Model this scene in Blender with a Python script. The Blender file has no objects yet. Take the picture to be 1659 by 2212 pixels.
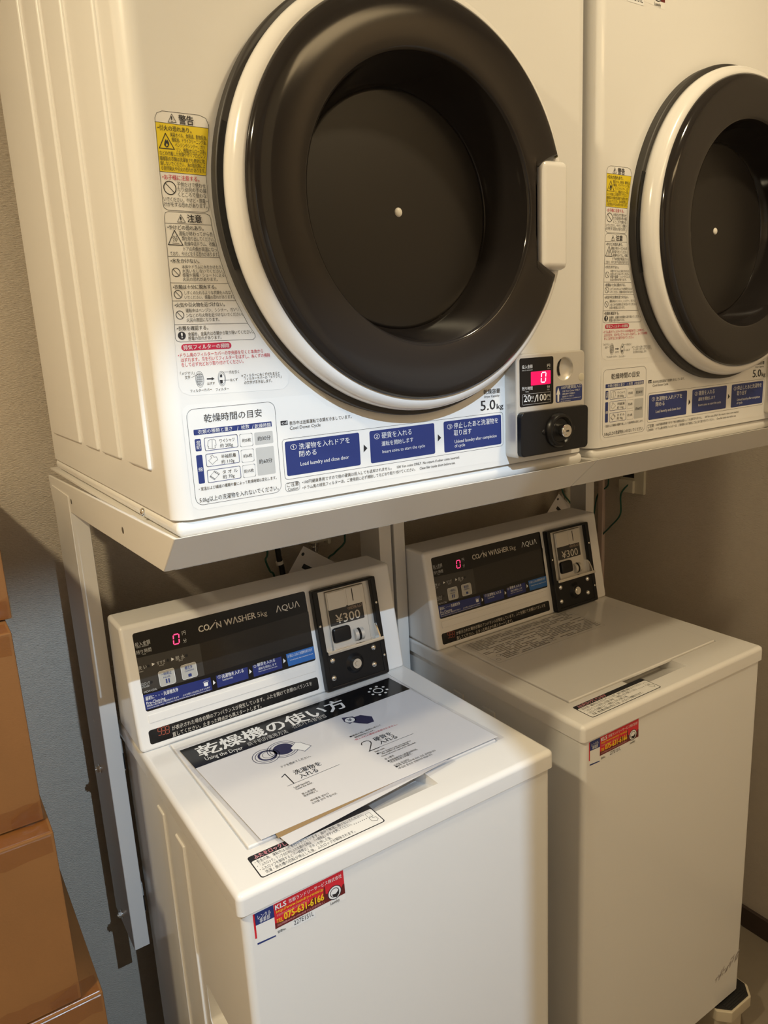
import bpy, bmesh, math, random
from mathutils import Matrix, Vector

# ------------------------------------------------------------------ camera, world, lights, exposure
S = bpy.context.scene
COL = S.collection
cam_d = bpy.data.cameras.new('camera')
cam_d.sensor_fit = 'VERTICAL'
cam_d.sensor_height = 24.0
cam_d.lens = 17.4206
cam_d.clip_start = 0.01
cam = bpy.data.objects.new('camera', cam_d)
COL.objects.link(cam)
RIGHT, UP, FWD = Vector((0.8326, -0.5516, -0.0503)), Vector((0.1650, 0.1603, 0.9732)), Vector((0.5287, 0.8186, -0.2245))
cam.matrix_world = Matrix(((RIGHT.x, UP.x, -FWD.x, -0.2185), (RIGHT.y, UP.y, -FWD.y, -0.7240), (RIGHT.z, UP.z, -FWD.z, 1.5560), (0, 0, 0, 1)))
S.camera = cam
S.view_settings.view_transform = 'Standard'
S.view_settings.look = 'None'
S.view_settings.gamma = 1.0
S.view_settings.use_curve_mapping = False
S.view_settings.exposure = 0.0
S.cycles.use_denoising = True
S.cycles.max_bounces = 8
S.cycles.sample_clamp_indirect = 4.0
S.cycles.caustics_reflective = False
S.cycles.caustics_refractive = False

W = bpy.data.worlds.new('world')
S.world = W
W.use_nodes = True
W.node_tree.nodes['Background'].inputs[0].default_value = (1.0, 0.85, 0.65, 1)
W.node_tree.nodes['Background'].inputs[1].default_value = 0.02

WARM = (1.0, 0.83, 0.535)
COOL = (0.68, 0.90, 1.13)
#                  x      y      z     size  power colour
LAMPS = [('added_fill_panel', 1.00, -1.75, 2.480, 0.80, 9.5, (1.0, 0.72, 0.38), 'added warm fill panel, unseen, brightening the consoles under the dryer shelf'),  # fill panel added to lift the tone under the shelf
         ('ceiling_downlight', -0.95, -0.27, 2.484, 0.11, 24.5, WARM, 'warm recessed downlight in the ceiling towards the box stack'),
         ('ceiling_downlight', 0.72, -0.60, 2.484, 0.11, 8.2, WARM, 'warm recessed downlight in the ceiling in front of the right dryer'),
         ('ceiling_downlight', 0.00, -1.50, 2.450, 0.02, 116.0, COOL, 'white recessed downlight in the corridor ceiling beyond the doorway')]

# ------------------------------------------------------------------ materials
MATS = {}
def lin(c):
    return tuple(((x / 255.0) / 12.92 if x <= 10 else (((x / 255.0) + 0.055) / 1.055) ** 2.4) for x in c)

def mat(name, rgb, rough=0.5, metal=0.0, coat=0.0, emit=None, estr=0.0, spec=0.5, var=0.0, vscale=8.0, bump=0.0, bscale=(60, 60, 60), alpha_clear=None):
    if name in MATS:
        return MATS[name]
    m = bpy.data.materials.new(name)
    m.use_nodes = True
    nt = m.node_tree
    b = nt.nodes['Principled BSDF']
    b.inputs['Base Color'].default_value = (*rgb, 1)
    b.inputs['Roughness'].default_value = rough
    b.inputs['Metallic'].default_value = metal
    b.inputs['Specular IOR Level'].default_value = spec
    if coat:
        b.inputs['Coat Weight'].default_value = coat
        b.inputs['Coat Roughness'].default_value = 0.04
    if emit:
        b.inputs['Emission Color'].default_value = (*emit, 1)
        b.inputs['Emission Strength'].default_value = estr
    tc = nt.nodes.new('ShaderNodeTexCoord')
    if var > 0:
        n = nt.nodes.new('ShaderNodeTexNoise')
        n.inputs['Scale'].default_value = vscale
        n.inputs['Detail'].default_value = 5
        nt.links.new(tc.outputs['Object'], n.inputs['Vector'])
        mx = nt.nodes.new('ShaderNodeMix')
        mx.data_type = 'RGBA'
        mx.inputs[6].default_value = (*[c * (1 - var) for c in rgb], 1)
        mx.inputs[7].default_value = (*[min(1, c * (1 + var)) for c in rgb], 1)
        nt.links.new(n.outputs['Fac'], mx.inputs[0])
        nt.links.new(mx.outputs[2], b.inputs['Base Color'])
    if bump > 0:
        mp = nt.nodes.new('ShaderNodeMapping')
        mp.inputs['Scale'].default_value = bscale
        n2 = nt.nodes.new('ShaderNodeTexNoise')
        n2.inputs['Scale'].default_value = 1.0
        n2.inputs['Detail'].default_value = 6
        bp = nt.nodes.new('ShaderNodeBump')
        bp.inputs['Strength'].default_value = bump
        bp.inputs['Distance'].default_value = 0.0030 if bump >= 1.0 else 0.002
        nt.links.new(tc.outputs['Object'], mp.inputs['Vector'])
        nt.links.new(mp.outputs['Vector'], n2.inputs['Vector'])
        nt.links.new(n2.outputs['Fac'], bp.inputs['Height'])
        nt.links.new(bp.outputs['Normal'], b.inputs['Normal'])
    MATS[name] = m
    return m

def clear_film(name, tint=(1, 1, 1), gloss=0.12, rough=0.05):
    m = bpy.data.materials.new(name)
    m.use_nodes = True
    nt = m.node_tree
    nt.nodes.clear()
    o = nt.nodes.new('ShaderNodeOutputMaterial')
    t = nt.nodes.new('ShaderNodeBsdfTransparent')
    t.inputs[0].default_value = (*tint, 1)
    g = nt.nodes.new('ShaderNodeBsdfGlossy')
    g.inputs['Roughness'].default_value = rough
    g.inputs['Color'].default_value = (1, 1, 1, 1)
    mx = nt.nodes.new('ShaderNodeMixShader')
    mx.inputs[0].default_value = gloss
    nt.links.new(t.outputs[0], mx.inputs[1])
    nt.links.new(g.outputs[0], mx.inputs[2])
    nt.links.new(mx.outputs[0], o.inputs[0])
    return m

WHITE = mat('white_enamel', (0.78, 0.765, 0.74), 0.32, coat=0.25, var=0.012, vscale=3, bump=0.03, bscale=(220, 220, 220))
WHITE_P = mat('white_plastic', (0.80, 0.78, 0.755), 0.22, coat=0.3, bump=0.02, bscale=(260, 260, 260))
STEEL = mat('painted_steel', (0.72, 0.69, 0.65), 0.38, coat=0.15, var=0.015, vscale=4)
GLASS = mat('black_glass', (0.020, 0.017, 0.016), 0.10, spec=0.34)
DISC = mat('dark_disc', (0.018, 0.015, 0.013), 0.35, spec=0.35, bump=0.02, bscale=(700, 700, 700))
RUBBER = mat('dark_rubber', (0.035, 0.031, 0.028), 0.5)
BLACK = mat('black_plastic', (0.007, 0.007, 0.008), 0.32, spec=0.32, bump=0.03, bscale=(500, 500, 500))
BLACK_M = mat('black_matte', (0.010, 0.009, 0.009), 0.6, bump=0.05, bscale=(500, 500, 500))
SILVER = mat('silver_paint', (0.66, 0.63, 0.58), 0.36, metal=0.45, bump=0.02, bscale=(900, 900, 900))
CHROME = mat('chrome', (0.78, 0.77, 0.75), 0.12, metal=1.0)
DOTM = mat('white_cap', (0.86, 0.82, 0.74), 0.4)
IVORY = mat('ivory_plastic', (0.60, 0.56, 0.45), 0.35)
GREEN = mat('green_wire', (0.012, 0.085, 0.06), 0.45)
CORD = mat('black_cord', (0.012, 0.012, 0.012), 0.5)
PAPER = mat('paper', (0.69, 0.68, 0.70), 0.6, coat=0.45)
KRAFT = mat('kraft_card', (0.45, 0.30, 0.14), 0.7)
CARD = mat('cardboard', lin((132, 89, 48)), 0.72, var=0.14, vscale=9, bump=0.10, bscale=(260, 260, 420), spec=0.3)
TAPE = clear_film('packing_tape', (0.93, 0.84, 0.70), 0.06, 0.30)
FILM = clear_film('laminate_film', (0.97, 0.97, 0.98), 0.05, 0.04)
WOOD = mat('brown_door_frame', (0.12, 0.055, 0.022), 0.4, var=0.25, vscale=14)
BASEB = mat('dark_baseboard', (0.055, 0.035, 0.028), 0.5, var=0.1)
FLOORM = mat('beige_floor', (0.24, 0.20, 0.15), 0.55, var=0.08, vscale=20, bump=0.1)
CEIL = mat('ceiling_white', (0.72, 0.69, 0.63), 0.9, var=0.02)
WALLP = mat('wallpaper', (0.62, 0.54, 0.445), 0.62, var=0.05, vscale=60, bump=1.0, bscale=(150, 150, 820))
SCUFF = mat('grey_scuff', (0.42, 0.38, 0.36), 0.7, var=0.3, vscale=90)
# printing inks
INK = {
 'K': mat('ink_black', (0.018, 0.018, 0.022), 0.5), 'W': mat('ink_white', (0.80, 0.80, 0.80), 0.5), 'R': mat('ink_red', (0.52, 0.012, 0.055), 0.5),
 'Y': mat('ink_yellow', (0.78, 0.60, 0.015), 0.5), 'N': mat('ink_navy', (0.018, 0.035, 0.17), 0.4), 'N2': mat('ink_panel_navy', (0.010, 0.022, 0.15), 0.35),
 'B2': mat('ink_mid_blue', (0.02, 0.13, 0.42), 0.35), 'G': mat('ink_grey', (0.50, 0.50, 0.49), 0.5), 'C': mat('ink_cream', (0.62, 0.57, 0.49), 0.45),
 'film': mat('label_film', (0.80, 0.785, 0.76), 0.4), 'panel': mat('panel_black', (0.007, 0.007, 0.008), 0.16, spec=0.36), 'panel2': mat('panel_grey', (0.040, 0.037, 0.034), 0.25),
 'panel3': mat('panel_window', (0.015, 0.013, 0.012), 0.10, spec=0.5), 'hole': mat('lamp_hole', (0.006, 0.006, 0.006), 0.4), 'button': mat('button_grey', (0.42, 0.41, 0.38), 0.4),
 'price': mat('price_black', (0.028, 0.027, 0.027), 0.35), 'O': mat('ink_buff', (0.46, 0.34, 0.25), 0.5), 'R2': mat('sticker_red', (0.62, 0.02, 0.035), 0.45),
 'R3': mat('sticker_dark_red', (0.13, 0.012, 0.014), 0.45), 'R4': mat('sticker_pink', (0.72, 0.30, 0.30), 0.5), 'Y2': mat('sticker_yellow', (0.85, 0.55, 0.02), 0.5),
 'N3': mat('poster_navy', (0.025, 0.025, 0.075), 0.5), 'led': mat('led_window', (0.3, 0.0, 0.04), 0.3, emit=(1.0, 0.0, 0.11), estr=0.85),
 'ledon': mat('led_digit', (0.9, 0.5, 0.6), 0.4, emit=(1.0, 0.62, 0.72), estr=1.6), 'ledred': mat('led_digit_red', (0.8, 0.1, 0.2), 0.4, emit=(1.0, 0.03, 0.15), estr=2.0),
 'ledoff': mat('ink_rust', (0.34, 0.075, 0.04), 0.5), 'grey2': mat('ink_light_grey', (0.30, 0.29, 0.28), 0.5)}

# ------------------------------------------------------------------ mesh helpers
def thing(name, label, cat, loc=(0, 0, 0), rz=0.0, group=None):
    o = bpy.data.objects.new(name, None)
    o.empty_display_size = 0.05
    COL.objects.link(o)
    o.location = loc
    o.rotation_euler = (0, 0, rz)
    o['label'] = label
    o['category'] = cat
    if group:
        o['group'] = group
    return o

def tag(o, label, cat, group=None):
    o['label'] = label
    o['category'] = cat
    if group:
        o['group'] = group
    return o

def link_mesh(name, bm, m, parent=None, smooth=35):
    me = bpy.data.meshes.new(name)
    bm.normal_update()
    bm.to_mesh(me)
    bm.free()
    for mm in (m if isinstance(m, (list, tuple)) else [m]):
        me.materials.append(mm)
    if smooth:
        me.polygons.foreach_set('use_smooth', [True] * len(me.polygons))
        me.set_sharp_from_angle(angle=math.radians(smooth))
    o = bpy.data.objects.new(name, me)
    COL.objects.link(o)
    if smooth:
        wn = o.modifiers.new('weighted_normals', 'WEIGHTED_NORMAL')
        wn.keep_sharp = True
    if parent:
        o.parent = parent
    return o

def struct(name, bm, m):
    o = link_mesh(name, bm, m)
    o['kind'] = 'structure'
    return o

def B():
    return bmesh.new()

def add_box(bm, x0, x1, y0, y1, z0, z1, r=0.0, seg=3, mi=0, f=None, edges=None):
    v = [bm.verts.new(p) for p in ((x0, y0, z0), (x1, y0, z0), (x1, y1, z0), (x0, y1, z0), (x0, y0, z1), (x1, y0, z1), (x1, y1, z1), (x0, y1, z1))]
    fs = [bm.faces.new([v[i] for i in q]) for q in ((0, 3, 2, 1), (4, 5, 6, 7), (0, 1, 5, 4), (1, 2, 6, 5), (2, 3, 7, 6), (3, 0, 4, 7))]
    for q in fs:
        q.material_index = mi
    if r > 0:
        es = {e for q in fs for e in q.edges}
        if edges:
            es = {e for e in es if edges(e.verts[0].co, e.verts[1].co)}
        res = bmesh.ops.bevel(bm, geom=list(es), offset=r, segments=seg, profile=0.5, affect='EDGES', clamp_overlap=True)
        for q in res['faces']:
            q.material_index = mi
    if f:
        allv = set(v) if r <= 0 else None
    return bm

def xf(bm, fn, start=0):
    bm.verts.ensure_lookup_table()
    for v in bm.verts[start:]:
        v.co = Vector(fn(*v.co))
    return bm

def add_prism(bm, prof, x0, x1, axis='x', r=0.0, seg=3, mi=0):
    """extrude a closed profile; axis x: profile (y, z); axis z: profile (x, y); axis y: profile (x, z)"""
    def P(a, t):
        return {'x': (t, a[0], a[1]), 'z': (a[0], a[1], t), 'y': (a[0], t, a[1])}[axis]
    A = [bm.verts.new(P(a, x0)) for a in prof]
    Bv = [bm.verts.new(P(a, x1)) for a in prof]
    n = len(prof)
    fs = [bm.faces.new(A), bm.faces.new(Bv[::-1])]
    for i in range(n):
        fs.append(bm.faces.new([A[i], Bv[i], Bv[(i + 1) % n], A[(i + 1) % n]]))
    bmesh.ops.recalc_face_normals(bm, faces=fs)
    for q in fs:
        q.material_index = mi
    if r > 0:
        es = list({e for q in fs for e in q.edges})
        res = bmesh.ops.bevel(bm, geom=es, offset=r, segments=seg, profile=0.5, affect='EDGES', clamp_overlap=True)
        for q in res['faces']:
            q.material_index = mi
    return bm

def add_lathe_y(bm, prof, cx, cz, seg=128, clamp=None, close=False, a0=0.0, a1=2 * math.pi):
    """revolve (r, y) about the y axis through (cx, cz)"""
    full = abs(a1 - a0 - 2 * math.pi) < 1e-6
    n = seg if full else seg + 1
    rings = []
    for r, y in prof:
        ring = []
        for k in range(n):
            a = a0 + (a1 - a0) * k / seg
            rr = clamp(r, a) if clamp else r
            ring.append(bm.verts.new((cx + rr * math.cos(a), y, cz + rr * math.sin(a))))
        rings.append(ring)
    fs = []
    m = len(rings)
    for i in range(m - 1 if not close else m):
        R0, R1 = rings[i], rings[(i + 1) % m]
        for k in range(n if full else n - 1):
            fs.append(bm.faces.new([R0[k], R0[(k + 1) % n], R1[(k + 1) % n], R1[k]]))
    if not close and full:
        if prof[-1][0] < 1e-6:
            bmesh.ops.remove_doubles(bm, verts=rings[-1], dist=1e-6)
    return bm

def add_cyl(bm, p0, p1, r0, r1=None, seg=24, caps=True, mi=0):
    p0, p1 = Vector(p0), Vector(p1)
    r1 = r0 if r1 is None else r1
    d = (p1 - p0).normalized()
    u = d.orthogonal().normalized()
    w = d.cross(u)
    A = [bm.verts.new(p0 + r0 * (u * math.cos(t) + w * math.sin(t))) for t in [2 * math.pi * k / seg for k in range(seg)]]
    Bv = [bm.verts.new(p1 + r1 * (u * math.cos(t) + w * math.sin(t))) for t in [2 * math.pi * k / seg for k in range(seg)]]
    for k in range(seg):
        q = bm.faces.new([A[k], A[(k + 1) % seg], Bv[(k + 1) % seg], Bv[k]])
        q.material_index = mi
    if caps:
        bm.faces.new(A[::-1]).material_index = mi
        bm.faces.new(Bv).material_index = mi
    return bm

def add_dome(bm, c, n, r, h, seg=20, rings=5):
    c, n = Vector(c), Vector(n).normalized()
    u = n.orthogonal().normalized()
    w = n.cross(u)
    prev = None
    for i in range(rings):
        t = i / rings * math.pi / 2
        rr, hh = r * math.cos(t), h * math.sin(t)
        ring = [bm.verts.new(c + n * hh + rr * (u * math.cos(a) + w * math.sin(a))) for a in [2 * math.pi * k / seg for k in range(seg)]]
        if prev:
            for k in range(seg):
                bm.faces.new([prev[k], prev[(k + 1) % seg], ring[(k + 1) % seg], ring[k]])
        prev = ring
    top = bm.verts.new(c + n * h)
    for k in range(seg):
        bm.faces.new([prev[k], prev[(k + 1) % seg], top])
    return bm

def smooth_path(pts, n=8):
    pts = [Vector(p) for p in pts]
    out = []
    for i in range(len(pts) - 1):
        p0, p1, p2, p3 = pts[max(i - 1, 0)], pts[i], pts[i + 1], pts[min(i + 2, len(pts) - 1)]
        for k in range(n):
            t = k / n
            out.append(0.5 * ((2 * p1) + (p2 - p0) * t + (2 * p0 - 5 * p1 + 4 * p2 - p3) * t * t + (3 * p1 - p0 - 3 * p2 + p3) * t ** 3))
    out.append(pts[-1])
    return out

def add_tube(bm, pts, r, seg=10, n=8):
    P = smooth_path(pts, n)
    prev = None
    u = None
    for i, p in enumerate(P):
        d = (P[min(i + 1, len(P) - 1)] - P[max(i - 1, 0)]).normalized()
        u = d.orthogonal().normalized() if u is None else (u - d * u.dot(d)).normalized()
        w = d.cross(u)
        ring = [bm.verts.new(p + r * (u * math.cos(a) + w * math.sin(a))) for a in [2 * math.pi * k / seg for k in range(seg)]]
        if prev:
            for k in range(seg):
                bm.faces.new([prev[k], prev[(k + 1) % seg], ring[(k + 1) % seg], ring[k]])
        else:
            bm.faces.new(ring[::-1])
        prev = ring
    bm.faces.new(prev)
    return bm

def cut(o, cutters):
    """boolean-subtract closed bmeshes from a mesh object, result kept as plain mesh"""
    tmp = []
    for cb in cutters:
        me = bpy.data.meshes.new('cutter')
        bmesh.ops.recalc_face_normals(cb, faces=cb.faces)
        cb.to_mesh(me)
        cb.free()
        c = bpy.data.objects.new('cutter', me)
        COL.objects.link(c)
        c.parent = o.parent
        tmp.append(c)
        md = o.modifiers.new('cut', 'BOOLEAN')
        md.operation = 'DIFFERENCE'
        md.solver = 'EXACT'
        md.object = c
    dg = bpy.context.evaluated_depsgraph_get()
    dg.update()
    me = bpy.data.meshes.new_from_object(o.evaluated_get(dg))
    me.name = o.name
    o.modifiers.clear()
    o.data = me
    wn = o.modifiers.new('weighted_normals', 'WEIGHTED_NORMAL')
    wn.keep_sharp = True
    for c in tmp:
        bpy.data.objects.remove(c, do_unlink=True)
    me.polygons.foreach_set('use_smooth', [True] * len(me.polygons))
    me.set_sharp_from_angle(angle=math.radians(35))

def cut_bm(bm, cutters):
    me = bpy.data.meshes.new('blank')
    bmesh.ops.recalc_face_normals(bm, faces=bm.faces)
    bm.to_mesh(me)
    bm.free()
    o = bpy.data.objects.new('blank', me)
    COL.objects.link(o)
    cut(o, cutters)
    out = bmesh.new()
    out.from_mesh(o.data)
    bpy.data.objects.remove(o, do_unlink=True)
    return out

# ------------------------------------------------------------------ printing: flat ink shapes and lettering on a surface
GCACHE = {}
BOLD = (((0, 0),), ((-0.009, 0), (0.009, 0)), ((-0.02, -0.008), (0.02, -0.008), (-0.02, 0.008), (0.02, 0.008), (0, 0)), tuple((x * 0.016, y * 0.011) for x in (-2, -1, 0, 1, 2) for y in (-1, 1)))
def glyphs(s, bold):
    k = (s, bold)
    if k not in GCACHE:
        cu = bpy.data.curves.new('lettering', 'FONT')
        cu.body = s
        cu.size = 1
        cu.resolution_u = 2
        cu.fill_mode = 'FRONT'
        ob = bpy.data.objects.new('lettering', cu)
        me = ob.to_mesh()
        vs, fs = [], []
        for dx, dy in BOLD[bold]:                                   # heavier weights: the outline struck several times, slightly shifted
            n0 = len(vs)
            vs += [(v.co.x + dx, v.co.y + dy, 0.000009 * n0 / max(len(me.vertices), 1)) for v in me.vertices]
            fs += [tuple(i + n0 for i in p.vertices) for p in me.polygons]
        ob.to_mesh_clear()
        bpy.data.objects.remove(ob)
        bpy.data.curves.remove(cu)
        GCACHE[k] = (vs, fs, min(v[0] for v in vs), max(v[0] for v in vs))
    return GCACHE[k]

SEG7 = {'0': 'abcdef', '9': 'abcdfg'}
class Print:
    STEP = 0.00009
    def __init__(self, f):
        self.f, self.v, self.fc, self.mi, self.ms = f, [], [], [], []
    def m(self, k):
        if k not in self.ms:
            self.ms.append(k)
        return self.ms.index(k)
    def poly(self, k, pts, L):
        b = len(self.v)
        self.v += [self.f(u, v, 0.00012 + L * self.STEP) for u, v in pts]
        self.fc.append(tuple(range(b, b + len(pts))))
        self.mi.append(self.m(k))
    def tri(self, k, vs, fs, L):
        b = len(self.v)
        self.v += [self.f(u, v, 0.00012 + L * self.STEP + e) for u, v, e in vs]
        mi = self.m(k)
        for q in fs:
            self.fc.append(tuple(i + b for i in q))
            self.mi.append(mi)
    def line(self, k, pts, w, closed, L):
        n = len(pts)
        V = [Vector(p) for p in pts]
        for i in range(n if closed else n - 1):
            a, c = V[i], V[(i + 1) % n]
            d = c - a
            if d.length < 1e-7:
                continue
            d.normalize()
            q = Vector((-d.y, d.x)) * w / 2
            e = d * w / 2
            self.poly(k, [a - e - q, c + e - q, c + e + q, a - e + q], L)
    def ring(self, k, u, v, ru, rv, w, L, n=40):
        P = [(math.cos(2 * math.pi * i / n), math.sin(2 * math.pi * i / n)) for i in range(n)]
        if w <= 0:
            self.poly(k, [(u + ru * c, v + rv * s) for c, s in P], L)
        else:
            for i in range(n):
                (c0, s0), (c1, s1) = P[i], P[(i + 1) % n]
                self.poly(k, [(u + (ru + w / 2) * c0, v + (rv + w / 2) * s0), (u + (ru + w / 2) * c1, v + (rv + w / 2) * s1), (u + (ru - w / 2) * c1, v + (rv - w / 2) * s1), (u + (ru - w / 2) * c0, v + (rv - w / 2) * s0)], L)
    def rrect(self, k, u0, v0, u1, v1, rad, w, L):
        rad = min(rad, (u1 - u0) / 2, (v1 - v0) / 2)
        P = []
        for cx, cy, a in ((u1 - rad, v1 - rad, 0), (u0 + rad, v1 - rad, 90), (u0 + rad, v0 + rad, 180), (u1 - rad, v0 + rad, 270)):
            for i in range(7):
                t = math.radians(a + 15 * i)
                P.append((cx + rad * math.cos(t), cy + rad * math.sin(t)))
        if w > 0:
            self.line(k, P, w, True, L)
        else:
            self.poly(k, P, L)
    def text(self, s, u0, v0, u1, v1, h, k, bold, L=5):
        vs, fs, x0, x1 = glyphs(s, bold)
        cjk = any(ord(c) > 0x2000 for c in s)
        ref, mid = (0.875, 0.357) if cjk else (0.70, 0.34)
        sx = math.hypot(u1 - u0, v1 - v0) / max(x1 - x0, 1e-6)
        sy = h / ref
        a = math.atan2(v1 - v0, u1 - u0)
        ca, sa = math.cos(a), math.sin(a)
        out = []
        for x, y, e in vs:
            X, Y = (x - x0) * sx, (y - mid) * sy
            out.append((u0 + X * ca - Y * sa, v0 + X * sa + Y * ca, e))
        self.tri(k, out, fs, L)
    def seg7(self, ch, u, v, w, h, k, L=5):
        t = w * 0.19
        sh = 0.10
        pos = {'a': ((-w / 2 + t, h / 2), (w / 2 - t, h / 2)), 'd': ((-w / 2 + t, -h / 2), (w / 2 - t, -h / 2)), 'g': ((-w / 2 + t, 0), (w / 2 - t, 0)),
               'f': ((-w / 2, t), (-w / 2, h / 2 - t)), 'b': ((w / 2, t), (w / 2, h / 2 - t)), 'e': ((-w / 2, -h / 2 + t), (-w / 2, -t)), 'c': ((w / 2, -h / 2 + t), (w / 2, -t))}
        for s in SEG7[ch]:
            (a, b), (c, d) = pos[s]
            self.line(k, [(u + a + sh * b, v + b), (u + c + sh * d, v + d)], t, False, L)
    def items(self, data):
        for it in data:
            t = it[0]
            if t == 't':
                self.text(*it[1:7], it[7], it[8])
            elif t == 'p':
                self.poly(it[1], [(it[3][i], it[3][i + 1]) for i in range(0, len(it[3]), 2)], it[2])
            elif t == 'l':
                self.line(it[1], [(it[5][i], it[5][i + 1]) for i in range(0, len(it[5]), 2)], it[3], bool(it[4]), it[2])
            elif t == 'r':
                self.rrect(it[1], *it[4:8], it[8], it[3], it[2])
            elif t == 'c':
                self.ring(it[1], it[4], it[5], it[6], it[6], it[3], it[2])
            elif t == 'e':
                self.ring(it[1], it[4], it[5], it[6], it[7], it[3], it[2])
            elif t == '7':
                self.seg7(*it[1:6], it[6])
        return self
    def build(self, name, parent):
        me = bpy.data.meshes.new(name)
        me.from_pydata([tuple(p) for p in self.v], [], self.fc)
        for k in self.ms:
            me.materials.append(INK[k] if isinstance(k, str) else k)
        me.polygons.foreach_set('material_index', self.mi)
        me.update()
        o = bpy.data.objects.new(name, me)
        COL.objects.link(o)
        o.parent = parent
        return o

# ------------------------------------------------------------------ the room
XL, XR, YB, YF, ZC = -1.55, 1.44, 0.74, -1.20, 2.50
DX0, DX1, DZ = -0.72, 0.10, 2.42
struct('floor', add_box(B(), XL - 0.1, XR + 0.1, -2.7, YB + 0.1, -0.1, 0.0), FLOORM)
struct('ceiling', add_box(B(), XL - 0.1, XR + 0.1, -2.7, YB + 0.1, ZC, ZC + 0.1), CEIL)
struct('wall_back', add_box(B(), XL - 0.1, XR + 0.1, YB, YB + 0.1, 0.0, ZC), WALLP)
struct('wall_right', add_box(B(), XR, XR + 0.1, -2.7, YB, 0.0, ZC), WALLP)
struct('wall_left', add_box(B(), XL - 0.1, XL, -2.7, YB, 0.0, ZC), WALLP)
bm = B()
add_box(bm, XL, DX0, YF - 0.12, YF, 0, ZC)
add_box(bm, DX1, 0.70, YF - 0.12, YF, 0, ZC)  # right end stops short to let the added fill panel shine in
add_box(bm, DX0, DX1, YF - 0.12, YF, DZ, ZC)
struct('wall_front', bm, mat('pale_wallpaper', (0.78, 0.69, 0.57), 0.7, var=0.04, vscale=60, bump=0.5, bscale=(90, 90, 620)))  # unseen wall, toned paler than the others to bounce more light
struct('wall_corridor', add_box(B(), XL, XR, -2.7, -2.6, 0, ZC), WALLP)
bm = B()
for y0, y1 in ((YF, YF + 0.012), (YF - 0.132, YF - 0.12)):
    add_box(bm, DX0 - 0.06, DX0, y0, y1, 0, DZ + 0.06, 0.002, 1)
    add_box(bm, DX1, DX1 + 0.06, y0, y1, 0, DZ + 0.06, 0.002, 1)
    add_box(bm, DX0, DX1, y0, y1, DZ, DZ + 0.06, 0.002, 1)
struct('trim_1', bm, WOOD)
struct('baseboard_right', add_box(B(), XR - 0.010, XR, YF, YB, 0, 0.06, 0.002, 1), BASEB)
struct('baseboard_back', add_box(B(), XL, XR - 0.010, YB - 0.010, YB, 0, 0.06, 0.002, 1), BASEB)
struct('trim_2', add_box(B(), XR - 0.014, XR, 0.672, 0.690, 0.06, ZC, 0.003, 2), mat('pale_pink_plastic', (0.55, 0.43, 0.36), 0.5))

for name, x, y, z, size, power, colr, lab in LAMPS:
    t = thing(name, lab, 'panel light' if size > 0.5 else 'downlight', (x, y, ZC))
    bm = B()
    if size > 0.5:  # frame around the added fill panel
        for x0, x1, y0, y1 in ((-0.43, 0.43, -0.23, -0.205), (-0.43, 0.43, 0.205, 0.23), (-0.43, -0.405, -0.205, 0.205), (0.405, 0.43, -0.205, 0.205)):
            add_box(bm, x0, x1, y0, y1, -0.025, 0.0, 0.002, 1)
        link_mesh('frame', bm, WHITE_P, t)
    for (ra, za), (rb, zb) in () if size > 0.5 else (((0.078, 0.0), (0.074, -0.006)), ((0.074, -0.006), (0.060, -0.004)), ((0.060, -0.004), (0.060, -0.001))):
        add_cyl(bm, (0, 0, za), (0, 0, zb), ra, rb, 48, False)
    if size <= 0.5:
        link_mesh('trim_ring', bm, WHITE_P, t)
    if size < 0.05:
        ld = bpy.data.lights.new('downlight_or_fill', 'SPOT')      # narrow-source downlight with its own cut-off
        ld.shadow_soft_size = 0.005
        ld.spot_size = math.radians(122.0)
        ld.spot_blend = 0.10
    else:
        ld = bpy.data.lights.new('downlight_or_fill', 'AREA')
        ld.shape = 'DISK'
        ld.size = size
        if size > 0.5:  # the added fill panel is a wide rectangle
            ld.shape = 'RECTANGLE'
            ld.size_y = 0.4
    ld.energy = power
    ld.color = colr
    lo = bpy.data.objects.new('downlight_or_fill', ld)
    COL.objects.link(lo)
    lo.parent = t
    lo.location = (0, 0, z - ZC)

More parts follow.
